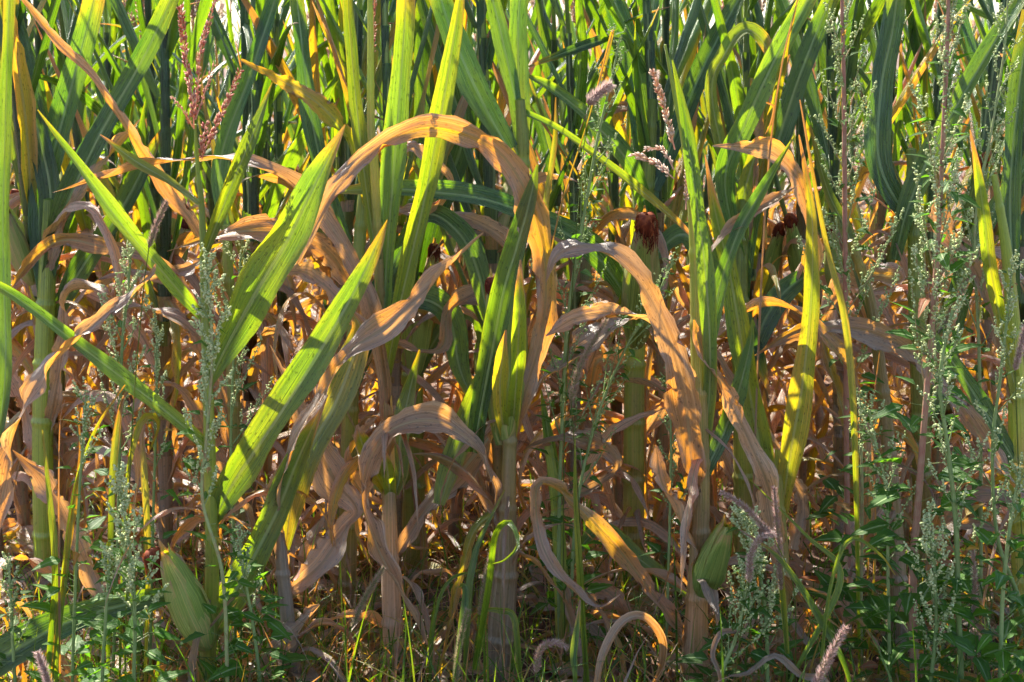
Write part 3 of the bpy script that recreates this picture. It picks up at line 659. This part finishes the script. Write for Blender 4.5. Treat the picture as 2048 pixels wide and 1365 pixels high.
# ------------------------------------------------------------------ goosefoot weeds
def toothed_leaf(mb, base, d, up, Ln, wid, age, fold=.25, droop=.3):
    d = nrm(np.asarray(d, float)); S = nrm(np.cross(d, up)); Nn = np.cross(S, d)
    t = np.array([0, .16, .24, .36, .42, .54, .60, .74, .80, .92, 1.0])
    h = np.array([.03, .05, .52, 1.0, .82, .80, .60, .52, .36, .20, 0.0])*wid/2
    mid = base + d*(t*Ln)[:, None] - Nn*(droop*Ln*t**2)[:, None]
    k = len(t)
    lft = mid + S*h[:, None] + Nn*(fold*h)[:, None]; rgt = mid - S*h[:, None] + Nn*(fold*h)[:, None]
    v = np.stack([lft, mid, rgt], 1)
    uv = np.stack(np.broadcast_arrays(np.array([0, .5, 1])[None], (t*Ln)[:, None]), -1)
    mb.add(v, grid_quads(k, 3), uv=uv+[0, U(0, 20)], age=age)

def seed_twig(mb, p0, d, Ln, dens, size, tone):
    m = max(3, int(Ln*dens*.38)); u = np.sort(rng.uniform(0, 1, m))
    bend = rng.normal(0, .15, 3)+np.array([0, 0, .25])
    c = p0 + d*(u*Ln)[:, None] + bend*((u**2)*Ln*.5)[:, None]
    clump = .5+.5*np.sin(u*Ln*420+U(0, 6))
    c = c + rng.normal(0, 1, c.shape)*(.0026*size*(1.2-u*.8)*(.6+.6*clump))[:, None]
    blobs(mb, c, rng.normal(0, 1, c.shape), .0031*size*rng.uniform(.6, 1.25, m), .0027*size*rng.uniform(.7, 1.2, m), np.clip(tone+rng.normal(0, .25, m), 0, 1))

def goosefoot(label, D, stem, f0=.35, blen=.16, dens=1500, nbr=26, leaves=60, lsize=.035, stemage=.1, tone=.5, size=1.0, leafage=.1, ang=40, dz=0.0, group='goosefoot weeds along the field edge', leaf_lo=.1):
    q = px(stem); n0 = len(q); nbr = int(nbr*.66); ang = ang*.8; size *= .88; lsize *= 1.3; leaves = int(leaves*1.25)
    pts = [list(P(x, y, D+dz*i/max(1, n0-1)))+[w*D/F/2] for i, (x, y, w) in enumerate(q)]
    if pts[0][2] > .02: pts.insert(0, [pts[0][0]-(pts[1][0]-pts[0][0])*.2, D, -.02, pts[0][3]*1.1])
    org = (pts[0][0], D, 0)
    root = thing('goosefoot_plant', org, label, 'weed', group)
    p = spline(pts, 80); sl = np.concatenate([[0], np.cumsum(np.linalg.norm(np.diff(p[:, :3], axis=0), axis=1))]); Ls = sl[-1]
    T = nrm(np.gradient(p[:, :3], axis=0))
    ms, mf, mq = MB(), MB(), MB()
    tube(ms, p[:, :3], p[:, 3], 7, age=stemage)
    for i in range(nbr):
        f = f0+(1-f0)*(i+.5)/nbr; k = min(78, int(f*79)); b = p[k, :3]
        az = i*2.4+U(-.4, .4); h = np.array([math.cos(az), .55*math.sin(az), 0])
        a = math.radians(ang+U(-10, 10))
        d = nrm(T[k]*math.cos(a)+h*math.sin(a))
        Lb = blen*(1.15-.95*((f-f0)/(1-f0))**1.5)*U(.55, 1.1)
        s = np.linspace(0, 1, 9)[:, None]
        bp = b + d*s*Lb + T[k]*(s**2*Lb*.22)
        tube(ms, bp, np.linspace(.0016, .0006, 9), 4, age=stemage*.6, cap=False)
        bd = nrm(np.gradient(bp, axis=0))
        nt_ = max(2, int(Lb/.022))
        for j in range(nt_):
            g = .25+.75*(j+U(0, 1))/nt_; kk = min(8, int(g*8)); hh = nrm(rng.normal(0, 1, 3)); td = nrm(bd[kk]*.9+hh*.6+np.array([0, 0, .25]))
            o = bp[0]+(bp[-1]-bp[0])*g + T[k]*(g*g*Lb*.0)
            o = np.array([np.interp(g*8, range(9), bp[:, c]) for c in range(3)])
            seed_twig(mq, o, td, (.022+.024*(1-g))*U(.6, 1.3)*size, dens, size, tone)
            if rng.random() < .18*leaves/60:
                ld = nrm(td+hh*.8); toothed_leaf(mf, o, ld, np.array([0, -.3, 1.]), U(.4, .8)*lsize, U(.12, .22)*lsize, leafage+U(0, .15))
        seed_twig(mq, bp[-1], bd[-1], .025*size, dens, size, tone)
    for j in range(6): seed_twig(mq, p[79-j*3, :3], nrm(T[79]+rng.normal(0, .2, 3)), .03*size, dens, size, tone)
    for j in range(leaves):
        f = leaf_lo+(1-leaf_lo)*(j+U(0, 1))/leaves; k = min(78, int(f*79))
        az = U(0, 6.28); h = np.array([math.cos(az), .8*math.sin(az), 0])
        d = nrm(T[k]*U(.1, .9)+h); big = (1.25-f)*U(.5, 1.15)
        pet = lsize*big*.5; b = p[k, :3]; e = b+d*pet
        tube(ms, np.array([b, e]), .0006, 3, age=.2, cap=False)
        la = leafage+U(-.05, .12)
        if rng.random() < .05: la = U(.5, .75)
        toothed_leaf(mf, e, nrm(d+np.array([0, 0, U(-.7, .2)])), nrm(np.array([U(-.4, .4), U(-.6, .2), 1.])), lsize*big*1.2, lsize*big*U(.42, .72), max(0, la), fold=U(.1, .5), droop=U(.05, .45))
    ms.build('stem', M_WSTEM, root, origin=org)
    if mf.v: mf.build('foliage', M_WEEDLEAF, root, origin=org)
    mq.build('flower_spikes', M_SEED, root, origin=org, smooth=True)
    return root

goosefoot('tall goosefoot with brown stem and crowded seed clusters reaching the top edge right of centre', 3.3, '1700,1365,12 1694,1000,12 1692,700,11 1690,450,10 1688,200,9 1684,0,7 1682,-120,5', .42, .17, 1700, 44, 70, .045, .85, .42, 1.1)
goosefoot('tallest goosefoot at the right, purple-brown stem, big toothed leaves, pale seed spikes above', 2.98, '1828,1365,18 1826,1150,17 1838,980,15 1852,800,13 1868,600,12 1880,400,10 1892,150,9 1898,-40,7 1900,-120,5', .42, .18, 1800, 46, 90, .062, .9, .62, 1.15, ang=30)
goosefoot('pale green-stemmed goosefoot with silvery seed clusters just right of the purple stemmed one', 2.9, '1922,1365,13 1916,1200,12 1912,1050,11 1896,900,9 1880,760,8 1905,620,6', .40, .10, 1700, 26, 60, .045, .1, .62, 1.05)
goosefoot('slender goosefoot at the far right with sparse leaves and one seed plume', 2.95, '2048,1240,9 1996,1080,8 1985,900,7 2000,760,7 2018,600,5 2024,530,3', .50, .08, 1700, 22, 34, .042, .1, .65, 1.0)
goosefoot('blue-green goosefoot at centre with wiry stem, tip drooping beneath a downy tuft', 3.28, '1120,1365,10 1118,1100,9 1122,900,8 1135,650,8 1165,450,7 1195,280,6 1225,150,4 1240,75,3', .36, .15, 1100, 40, 80, .040, .2, .3, .95)
goosefoot('dark side goosefoot with long thin shoots spreading right beside the central foxtail', 3.25, '1140,1365,8 1150,1050,7 1190,850,6 1250,700,5 1310,600,4 1345,520,3', .45, .12, 900, 26, 60, .040, .2, .25, .95)
goosefoot('goosefoot with heavy pale seed clusters climbing the left green maize stalk', 2.9, '455,1365,9 445,1150,8 405,1000,7 415,860,7 424,720,6 420,600,5 412,520,3', .50, .065, 2100, 30, 36, .045, .45, .66, 1.15)
goosefoot('short goosefoot with one dense plume left of the low green ear', 2.82, '268,1365,9 270,1240,8 262,1120,7 246,1020,5 236,960,3', .45, .07, 2300, 22, 40, .050, .15, .7, 1.15)
goosefoot('goosefoot with clustered head and bright green leaves between the left maize blades', 3.1, '225,1365,8 235,1100,7 240,850,7 245,680,6 258,560,5 262,490,3', .55, .10, 1900, 26, 34, .045, .1, .62, 1.05)
goosefoot('leafy thin goosefoot at lower left with small bud tips', 2.88, '145,1365,7 150,1200,7 158,1000,6 168,860,5 172,790,3', .80, .05, 1500, 8, 46, .050, .1, .55, 1.0)
goosefoot('slim goosefoot spike standing before the hanging green maize leaf at left', 3.12, '300,1365,6 306,1050,6 312,850,5 314,720,4 312,650,3', .60, .05, 1900, 16, 26, .042, .1, .55, 1.0)
goosefoot('goosefoot with two drooping pale heads beneath the purple foxtails', 2.92, '1535,1365,9 1532,1240,8 1520,1150,7 1500,1080,5 1488,1040,3', .40, .09, 2200, 24, 36, .050, .2, .72, 1.15)
goosefoot('goosefoot with upright pale plume left of the green weed stems at lower right', 2.88, '1862,1365,9 1872,1250,8 1868,1130,6 1855,1050,4', .35, .09, 2100, 26, 40, .050, .1, .66, 1.1)
goosefoot('leafy dark goosefoot beside the long low tan leaves, mostly large toothed leaves', 3.15, '1720,1365,9 1722,1200,8 1724,1000,7 1722,880,5 1720,800,3', .75, .07, 1300, 12, 56, .062, .5, .35, 1.0)
goosefoot('broad leaved goosefoot at the right bottom corner', 2.85, '2000,1365,10 2005,1200,9 2020,1050,8 2040,940,5', .80, .05, 1400, 8, 46, .070, .2, .5, 1.0)
goosefoot('short leafy goosefoot in the grass just right of the low ear', 2.95, '520,1365,8 505,1240,7 490,1160,6 478,1080,4', .6, .06, 1500, 10, 44, .056, .2, .5, 1.0)
goosefoot('goosefoot of slate-green shoots low between the short purple heads and bottom edge', 2.86, '1440,1365,9 1470,1280,8 1490,1200,7 1500,1130,5', .45, .08, 1700, 18, 50, .056, .3, .4, 1.05)
goosefoot('goosefoot with dense seeded side arms left of the leafy red tassel stalk', 3.2, '470,1365,8 470,1150,7 462,900,6 468,700,5 478,560,4 482,500,3', .55, .12, 1800, 22, 30, .045, .15, .6, 1.0)
goosefoot('goosefoot behind the pale blades at upper right, seeds along its arching top', 3.45, '1960,1365,8 1962,1000,8 1958,700,7 1950,450,6 1985,250,5 2010,90,4 2015,0,3', .5, .16, 1500, 34, 50, .042, .4, .55, 1.0)
goosefoot('thin goosefoot with dark bluish spikes left of the split olive blades', 3.22, '1330,1365,6 1338,1100,6 1342,900,5 1338,780,4 1332,730,3', .5, .05, 1500, 18, 24, .036, .2, .25, .95)
goosefoot('small goosefoot near the left bottom corner with toothed bright leaves', 2.8, '205,1365,8 210,1260,7 215,1180,6 220,1120,4', .85, .04, 1500, 6, 40, .062, .1, .55, 1.0)
goosefoot('small goosefoot in the grass left of the short tan stalk at the bottom edge', 2.9, '30,1365,8 25,1280,7 22,1200,6 18,1130,4', .5, .05, 1600, 12, 30, .05, .2, .4, 1.0)
goosefoot('narrow goosefoot standing before the right dry maize stalk, tips dusted with seed', 3.0, '1780,1365,8 1776,1150,7 1772,980,6 1745,860,5 1740,820,3', .6, .09, 1700, 16, 44, .055, .3, .55, 1.0)

# ------------------------------------------------------------------ foxtail grass
def foxtail(label, D, head, stalk, r=6.0, blades=(), age=.6, bristles=7000, bl=.009, group='foxtail heads among the weeds'):
    h = px(head); st = px(stalk); D -= .07; age = min(1, age+.08)
    org = P(st[0][0], st[0][1], D); org = (org[0], D, 0)
    root = thing('foxtail_plant', org, label, 'foxtail', group)
    hp = spline([list(P(a[0], a[1], D)) for a in h], 40)
    pts = [list(P(a[0], a[1], D)) for a in st]
    if pts[0][2] > .02: pts.insert(0, [pts[0][0], D, -.01])
    sp = spline(pts+[list(hp[0])], 50)
    mb = MB(); tube(mb, sp, np.linspace(.0016, .0010, 50), 5, age=.3); mb.build('stalk', M_GRASS, root, origin=org)
    rm = r*D/F; Ln = np.linalg.norm(np.diff(hp, axis=0), axis=1).sum(); T = nrm(np.gradient(hp, axis=0))
    mb = MB(); m = int(Ln*5200*(rm/.006)); u = rng.uniform(0, 1, m); ii = u*39
    c = np.stack([np.interp(ii, range(40), hp[:, k]) for k in range(3)], 1); t = T[ii.astype(int)]
    taper = np.interp(u, [0, .08, .7, 1], [.5, 1, .85, .3])
    dd = nrm(np.cross(t, rng.normal(0, 1, (m, 3))))
    blobs(mb, c+dd*(rm*.55*taper*rng.uniform(.2, 1, m))[:, None], nrm(t+dd*.7), .0022, .0011, np.clip(age-.35+rng.normal(0, .15, m), 0, 1))
    tube(mb, hp, rm*.35*np.interp(np.linspace(0, 1, 40), [0, .08, .7, 1], [.5, 1, .85, .3]), 6, age=age-.35)
    m = int(Ln*bristles*1.15); u = rng.uniform(0, 1, m); ii = u*39
    c = np.stack([np.interp(ii, range(40), hp[:, k]) for k in range(3)], 1); t = T[ii.astype(int)]
    taper = np.interp(u, [0, .08, .7, 1], [.5, 1, .85, .35])
    dd = nrm(np.cross(t, rng.normal(0, 1, (m, 3)))); d = nrm(t*.8+dd)
    b0 = c+dd*(rm*.4*taper)[:, None]; tip = b0+d*(bl*rng.uniform(.6, 1.2, m))[:, None]
    w = nrm(np.cross(d, rng.normal(0, 1, (m, 3))))*.00048
    v = np.stack([b0-w, b0+w, tip], 1).reshape(-1, 3)
    mb.add(v, tris=np.arange(3*m).reshape(-1, 3), age=np.repeat(np.clip(age+rng.normal(0, .15, m), 0, 1), 3))
    mb.build('seed_head', M_BRISTLE, root, origin=org, smooth=False)
    for a0, q in blades:
        q = px(q); o = U(-.04, .04)
        w3 = spline([list(P(x, y, D+o*i))+[w*D/F] for i, (x, y, w) in enumerate(q)], 30)
        mb = MB(); ribbon(mb, w3[:, :3], w3[:, 3], np.array([0, 0, EYE])-w3[:, :3], age=np.linspace(a0, a0+.15, 30), curl=.7, nc=4, twist=.4*np.sin(np.linspace(0, 5, 30)+U(0, 6)))
        mb.build('leaf', M_GRASS, root, origin=org)

foxtail('straw-coloured foxtail head leaning right above the left maize blades', 3.0, '298,495 312,450 334,403', '250,1365 262,900 285,600', 7, age=.6)
foxtail('long upright foxtail head, purple tipped, beside the split olive blades', 2.95, '1562,1180 1556,1080 1548,975', '1574,1365 1570,1270', 7, [(.3, '1575,1330,10 1565,1180,14 1556,1060,8 1550,1000,2'), (.2, '1580,1365,10 1680,1160,16 1610,1070,8 1500,960,2')], age=.72)
foxtail('purple foxtail head arching down to the left over the green ear', 2.93, '1548,1075 1505,1030 1478,1005 1442,985', '1590,1365 1588,1180', 8, age=.78)
foxtail('fluffy purple foxtail head bent over right under the arching one', 2.9, '1498,1165 1502,1110 1522,1075 1550,1068', '1470,1365 1485,1240', 8.5, age=.8)
foxtail('large purple foxtail head leaning right at the bottom edge', 2.6, '1615,1400 1650,1330 1690,1255', '1560,1500 1590,1440', 10, age=.76, bl=.011)
foxtail('pinkish foxtail head cut off by the bottom left edge', 2.55, '112,1420 92,1350 74,1305', '150,1520 128,1450', 11, age=.85, bl=.010)
foxtail('dark brown foxtail head between tan leaves left of centre', 2.95, '704,1255 728,1200 768,1135', '660,1365 682,1310', 8, age=.42)
foxtail('long green foxtail head glowing at its edges near the central goosefoot', 3.05, '1142,800 1162,730 1212,640', '1172,1365 1160,1050', 9, [(.2, '1175,1365,12 1160,1150,16 1150,1000,10 1150,880,3')], age=.5, bristles=9000)
foxtail('curved purple-grey foxtail head at the bottom centre', 2.8, '1072,1345 1080,1300 1108,1285 1135,1295', '1060,1500 1066,1400', 8, age=.68)
foxtail('green foxtail head in its leaf sheath below the grey curled maize leaf', 2.85, '912,1365 918,1290 935,1220', '905,1500 908,1400', 7, [(.05, '905,1400,12 925,1250,18 930,1180,14 920,1172,10')], age=.35)
foxtail('narrow green foxtail head before the thick tan stalk', 2.95, '960,1230 975,1140 1002,1050', '945,1365 950,1290', 7, [(.1, '950,1340,10 975,1180,16 990,1070,14 1020,1045,12 1036,1090,8 1010,1120,5 985,1128,2')], age=.4)
foxtail('pale pinkish foxtail head in the shade behind the yellow hanging leaf', 3.3, '664,780 668,730 660,690', '690,1365 675,1000', 9, age=.8)
foxtail('wispy foxtail head standing above the bottom right grasses', 2.95, '1948,1230 1950,1170 1946,1100', '1955,1365 1952,1290', 6, age=.8, bristles=4500)
foxtail('downy whitish tuft of a seed head above the blue-green goosefoot', 3.25, '1176,208 1196,188 1222,168', '1130,1365 1128,900 1150,500', 16, age=1.0, bristles=16000, bl=.013)
foxtail('half-hidden foxtail head at the right picture edge', 3.0, '2030,740 2040,700 2050,650', '2060,1365 2040,1000', 8, age=.85)

# ------------------------------------------------------------------ tall single grasses
def tall_grass(label, D, blades, group='single tall grasses at the field edge'):
    b0 = px(blades[0][1])[0]; o3 = P(b0[0], b0[1], D); org = (o3[0], D, 0)
    root = thing('bladed_plant', org, label, 'weed plant', group)
    for a0, q in blades:
        q = px(q); pts = [list(P(x, y, D+.02*i))+[w*D/F] for i, (x, y, w) in enumerate(q)]
        if q is not None and pts[0][2] > .02 and len(blades) and a0 >= 0 and q[0][1] > 1300: pts.insert(0, [pts[0][0], D, -.01, pts[0][3]*.7])
        w3 = spline(pts, 40); mb = MB()
        ribbon(mb, w3[:, :3], np.maximum(w3[:, 3], .0008), np.array([0, 0, EYE])-w3[:, :3], age=np.linspace(a0, min(1, a0+.2), 40), curl=.8, nc=5, twist=.35*np.sin(np.linspace(0, 6, 40)+U(0, 6)))
        mb.build('leaf', M_GRASS, root, origin=org)
tall_grass('green grass with crossed blades and purplish base near the left bottom', 2.85, [(.15, '95,1365,12 110,1150,18 100,1000,14 85,860,3'), (.2, '110,1365,14 130,1150,16 150,980,12 190,860,8 250,770,3'), (.5, '105,1365,8 120,1200,10 150,1000,14 160,900,6 155,810,2'), (.75, '120,1365,5 118,1050,5 120,850,3 130,800,2')])
tall_grass('thin grass with bright bent blade over the left weeds', 3.0, [(.2, '240,1365,6 250,1000,8 275,860,16 300,830,18 318,850,8 300,900,4'), (.3, '290,1365,6 296,1100,14 290,950,18 285,880,12 290,840,4'), (.2, '215,1365,8 225,1000,16 232,880,18 245,800,8 270,770,3')])
tall_grass('reddish tall dry grass stem rising to the top edge beside the goosefoot', 3.15, [(.8, '1500,1365,5 1510,900,5 1532,400,5 1560,150,4 1600,-20,3'), (.9, '1532,205,3 1548,215,5 1540,250,4 1530,270,2')])
tall_grass('bent olive grass blades rising past the downy tuft', 3.2, [(.35, '1095,560,8 1090,420,14 1110,280,12 1112,195,3'), (.5, '1085,600,3 1120,420,4 1180,230,4 1225,60,6 1215,110,8 1195,200,2')])
tall_grass('pale two-bladed grass between the right goosefoots', 3.1, [(.3, '1720,1365,6 1710,900,14 1690,650,18 1650,480,12 1600,200,3'), (.6, '1730,1365,5 1750,1100,6 1745,850,5 1760,700,2')])
tall_grass('straggly grass in front of the right maize, one blade folded over', 2.8, [(.1, '1700,1365,10 1640,1240,18 1560,1120,12 1480,1060,3'), (.1, '1640,1365,8 1660,1180,9 1700,1080,10 1760,1110,6 1790,1150,2'), (.75, '1440,1365,8 1425,1310,12 1445,1265,14 1490,1275,8 1530,1330,4')])
tall_grass('dry looped grass leaf at the bottom right of centre', 2.8, [(.85, '1195,1365,14 1215,1290,22 1250,1240,22 1290,1235,20 1325,1280,20 1322,1340,16 1300,1380,8'), (.1, '1150,1365,10 1148,1310,18 1155,1255,14 1160,1200,3')])
tall_grass('blue-green grass blades beside the thick tan stalk', 2.95, [(.05, '930,1365,10 935,1200,18 948,1120,16 965,1070,12 1010,980,4'), (.15, '1040,1365,12 1030,1240,16 1000,1222,14 960,1225,6 930,1260,3'), (.1, '860,1365,8 870,1230,9 900,1160,8 960,1140,4')])

# ------------------------------------------------------------------ grass sward (uncountable)
def sward():
    mb = MB(); m = 15000
    D = 2.35+rng.beta(1.2, 1.7, m)*2.8; x = rng.uniform(-1, 1, m)*(.36*D+.15)
    patch = .5+.5*np.sin(x*4.3+1.2)*np.cos(D*3.1+x*2)
    keep = rng.random(m) < .35+.65*patch; D, x = D[keep], x[keep]; m = len(D)
    h = rng.uniform(.06, .32, m)*(1-.35*np.clip(np.abs(x)/.8, 0, 1)*(D < 3))*(.8+.5*np.clip(3.3-D, -.6, .8)); tall = rng.random(m) < .04; h[tall] *= 1.5
    az = rng.uniform(0, 6.28, m); lean = rng.uniform(.1, 1.5, m); lean[tall] *= .2
    w = rng.uniform(.0009, .0036, m); n = 7
    s = np.linspace(0, 1, n)[None, :, None]
    hd = np.stack([np.cos(az), np.sin(az), np.zeros(m)], 1)[:, None]
    base = np.stack([x, D, np.full(m, -.02)], 1)[:, None]
    hh = h[:, None, None]; ln = lean[:, None, None]
    curl_ = rng.uniform(.3, 1.6, m)[:, None, None]
    pts = base + hd*(hh*ln*s**1.8) + np.array([0, 0, 1.])*hh*(s - .45*ln*curl_*s**3)
    face = rng.uniform(0, 6.28, m); lat = np.stack([np.cos(face), np.sin(face), np.zeros(m)], 1)[:, None]
    prof = np.array([.7, 1, 1, .9, .7, .4, .04])[None, :, None]*w[:, None, None]
    v = np.stack([pts-lat*prof, pts+np.array([0, 0, 1])*0+np.cross(lat, [0, 0, 1.])*prof*.5, pts+lat*prof], 2)
    q0 = grid_quads(n, 3); f = (q0[None]+np.arange(m)[:, None, None]*n*3).reshape(-1, 4)
    ag = np.where((rng.random(m) < .52) & ~tall, rng.uniform(.5, 1, m), rng.uniform(0, .22, m))
    uv = np.stack(np.broadcast_arrays(np.array([0, .5, 1])[None, None], (s[..., 0]*h[:, None])[..., None]+az[:, None, None]*7), -1)
    mb.add(v, f, uv=uv, age=np.repeat(ag, n*3))
    o = mb.build('grass_sward', M_GRASS); o['kind'] = 'stuff'; o['label'] = 'fine green and dry grass matted over the ground at the field edge'; o['category'] = 'grass'
sward()

def litter():
    mb = MB()
    for i in range(1500):
        D = U(2.9, 9.5); x = U(-1, 1)*(.36*D+.3); a = U(0, 6.28); Ln = U(.12, .5); s = np.linspace(0, 1, 12)
        p = np.stack([x+np.cos(a)*s*Ln+.05*np.sin(s*5+a), D+np.sin(a)*s*Ln, .005+abs(U(0, .05))*np.sin(s*math.pi*U(.7, 1.6))], 1)
        p[:, 2] = np.maximum(p[:, 2], .005)
        ribbon(mb, p, U(.02, .06)*np.array([.3, .8, 1, 1, 1, .95, .9, .8, .65, .5, .3, .05]), (0, 0, 1), age=U(.62, .92), twist=U(-1, 1)*s*2, curl=U(-1.4, 1.4), nc=5, ripple=.005)
    for i in range(22):
        D = U(2.55, 3.6); x = U(-1, 1)*(.34*D+.1); a = U(-.7, .7)+(math.pi if rng.random() < .5 else 0); Ln = U(.18, .45); s = np.linspace(0, 1, 18)
        p = np.stack([x+np.cos(a)*s*Ln*.8, D+np.sin(a)*s*Ln, .01+U(.04, .26)*np.sin(s*math.pi*U(.6, 1.1)+U(0, .4))+.012*np.sin(s*17+a)], 1)
        p[:, 2] = np.maximum(p[:, 2], .005)
        ribbon(mb, p, U(.006, .024)*np.interp(s, [0, .1, .5, .85, 1], [.4, .9, 1, .6, .03]), (0, -.5, 1), age=U(.7, 1), twist=U(-1.2, 1.2)*s*2+.4*np.sin(s*11+a), curl=U(-1.5, 1.5), nc=6, ripple=.006)
    o = mb.build('leaf_litter', M_LEAF); o['kind'] = 'stuff'; o['label'] = 'fallen dry maize leaves lying on the soil between the rows'; o['category'] = 'leaf litter'
litter()

# ------------------------------------------------------------------ the crop behind: prototypes, then copies
def maize_proto(i):
    H = [1.62, 1.8, 1.7, 1.9, 1.55, 1.75, 1.85, 1.66, 1.78, 1.7][i]
    root = thing('maize_plant', (0, 0, 0), 'prototype', 'maize plant')
    n = 60; s = np.linspace(0, 1, n); ph = U(0, 6)
    pts = np.stack([.03*np.sin(s*3+ph)*s, .03*np.cos(s*2.6+ph)*s, s*H-.03], 1)
    nodes = np.arange(.08, H, .14); rad = np.interp(s, [0, .5, .85, 1], [.0135, .011, .007, .003])
    dry_z = U(.45, .85)
    mb = MB(); tube(mb, pts, node_radius(s*H, nodes, rad), 9, age=np.interp(s*H, [0, dry_z*.6, dry_z, H], [.92, [.3, .55, .9][i % 3], .25, .12]))
    mb.build('stalk', M_STALK, root)
    az0 = U(0, 6.28); nl = 18; nd = 9
    for k in range(nl+nd):
        z0 = .12+k*(H-.34)/(nl-1) if k < nl else U(.4, .95)
        kk = min(n-1, int(z0/H*n)); b = pts[kk]
        az = az0+math.pi*(k % 2)+U(-.45, .45)
        rel = z0+U(-.12, .12)-dry_z
        dry = rel < 0 or k >= nl
        h = np.array([math.cos(az), math.sin(az), 0])
        L_ = U(.5, .8) if not dry else U(.42, .72)
        if z0 > H-.5: L_ = U(.45, .62)
        t = np.linspace(0, 1, 22)
        if dry:
            a_st = math.radians(U(48, 72)); bend = U(1.9, 3.2)
            if k >= nl: a_st = math.radians(U(-50, 40)); bend = U(.6, 1.4)
        else:
            a_st = math.radians(U(58, 82)); bend = U(.0, .22) if rng.random() < .86 else U(.7, 1.8)
        th = a_st - bend*t**1.5
        dx = np.cumsum(np.cos(th))*L_/22*(.45 if k >= nl else 1); dzz = np.cumsum(np.sin(th))*L_/22
        side = np.array([-h[1], h[0], 0])
        p = b + h*dx[:, None] + np.array([0, 0, 1.])*dzz[:, None] + side*(U(-.12, .12)*t**2)[:, None]
        p[:, 2] = np.maximum(p[:, 2], .03)
        w = U(.022, .052)*(1 if not dry else .85)*np.interp(t, [0, .08, .35, .7, .9, 1], [.55, .8, 1, .72, .34, .02])
        if k >= nl and k % 2: w = w*U(.3, .6)
        if dry: a = np.clip(U(.6, .97)+np.zeros(22), 0, 1)
        elif rel < .2: a = np.interp(t, [0, 1], [U(.15, .45), U(.55, .95)])
        else: a = np.interp(t, [0, .8, 1], [U(.02, .18), U(.04, .2), U(.1, .6)])
        tw = (U(-1.6, 1.6) if dry else U(-.9, .9))*t + (.5 if dry else .12)*np.sin(t*U(4, 9)+U(0, 6))
        cu = (U(.3, 1.6) if dry else U(.6, 1.9))
        up = np.cross(side, np.gradient(p, axis=0))
        mb = MB()
        # sheath hugging the stalk below the blade
        sh = b[None]+np.array([0, 0, 1.])*np.linspace(-.13, 0, 6)[:, None]
        tube(mb, sh, rad[kk]*np.array([1.1, 1.25, 1.3, 1.3, 1.4, 1.6]), 8, age=float(a[0]), cap=False)
        ribbon(mb, p, w, None, age=a, twist=tw, curl=cu, nc=6, ripple=.0055 if dry else .0018, rfreq=U(7, 15), lat=side)
        mb.build('leaf', M_LEAF, root)
    if i % 5 != 4:
        a = az0+U(1, 2); h = np.array([math.cos(a), math.sin(a), 0]); zz = U(.72, .95)
        mh, ms = MB(), MB(); b = pts[min(n-1, int(zz/H*n))]
        ear_mesh(mh, ms, b+h*.012, b+h*.065+np.array([0, 0, .17]), .021, U(.12, .5), U(.010, .016), strands=50, detail=True)
        e = mh.build('ear', M_HUSK, root); ms.build('silk', M_SILK, e)
    if True:
        mb = MB(); top = pts[-1]; tube(mb, np.array([top, top+[0, 0, .1]]), .003, 5, age=.5)
        for j in range(7):
            d = nrm(np.array([U(-1, 1), U(-1, 1), 0]))*U(.1, .45) + np.array([0, 0, 1]); q0 = top+np.array([0, 0, .02+.012*j])
            Lj = U(.12, .2) if j else .26
            tassel_spike(mb, [q0, q0+d*Lj*.5, q0+d*Lj*.98+np.array([0, 0, -.01])], dense=330, tone=[.75, .35, .95, .6, .8][i % 5], size=1.5)
        mb.build('tassel', M_TASSEL, root)
    return root
protos = [maize_proto(i) for i in range(10)]

used = set()
def place(i, loc, rz, sc, tilt, label, group):
    src = protos[i]
    if i not in used:
        used.add(i); r = src
    else:
        r = src.copy(); C.collection.objects.link(r)
        for ch in list(src.children):
            c = ch.copy(); C.collection.objects.link(c); c.parent = r
            for g in ch.children:
                d = g.copy(); C.collection.objects.link(d); d.parent = c
    r.location = loc; r.rotation_euler = (tilt[0], tilt[1], rz); r.scale = (sc, sc, sc)
    r['label'] = label; r['group'] = group
    return r

ROWS = [(3.78, .21, 'nearest inner'), (4.15, .145, 'second'), (4.75, .155, 'third'), (5.4, .19, 'fourth'), (6.1, .20, 'fifth'), (6.8, .21, 'sixth'), (7.6, .23, 'seventh'), (8.4, .25, 'eighth'), (9.3, .27, 'ninth'), (10.3, .28, 'tenth')]
ORD = 'first second third fourth fifth sixth seventh eighth ninth tenth eleventh twelfth thirteenth fourteenth fifteenth sixteenth seventeenth eighteenth nineteenth twentieth twenty-first twenty-second twenty-third twenty-fourth twenty-fifth twenty-sixth twenty-seventh twenty-eighth twenty-ninth thirtieth'.split()
EXTRA = [(', with silk-tipped ear' if i % 5 != 4 else ', without ear')+' and tassel' for i in range(10)]
cnt = 0; order = 0
for D, sp, nm in ROWS:
    half = .34*D+.12; x = -half+U(0, sp)
    k = 0
    while x < half:
        k += 1
        i = order % 10 if order < 10 else int(rng.integers(0, 10)); order += 1
        if cnt < 298:
            place(i, (x+U(-.03, .03), D+U(-.06, .06), 0), U(0, 6.28), U(.92, 1.08)*(1.0 if D < 4.5 else .86 if D < 5.5 else .79), (U(-.05, .05), U(-.05, .05)),
                  ('%s maize plant from the left in the %s row%s' % (ORD[k-1], nm, EXTRA[i]) if D < 5.6 else 'maize plant crowded into the %s row, tan leaves low, green blades above' % nm), 'maize plants of the %s row' % nm)
        cnt += 1; x += sp*U(.75, 1.25)
print('field plants', cnt)
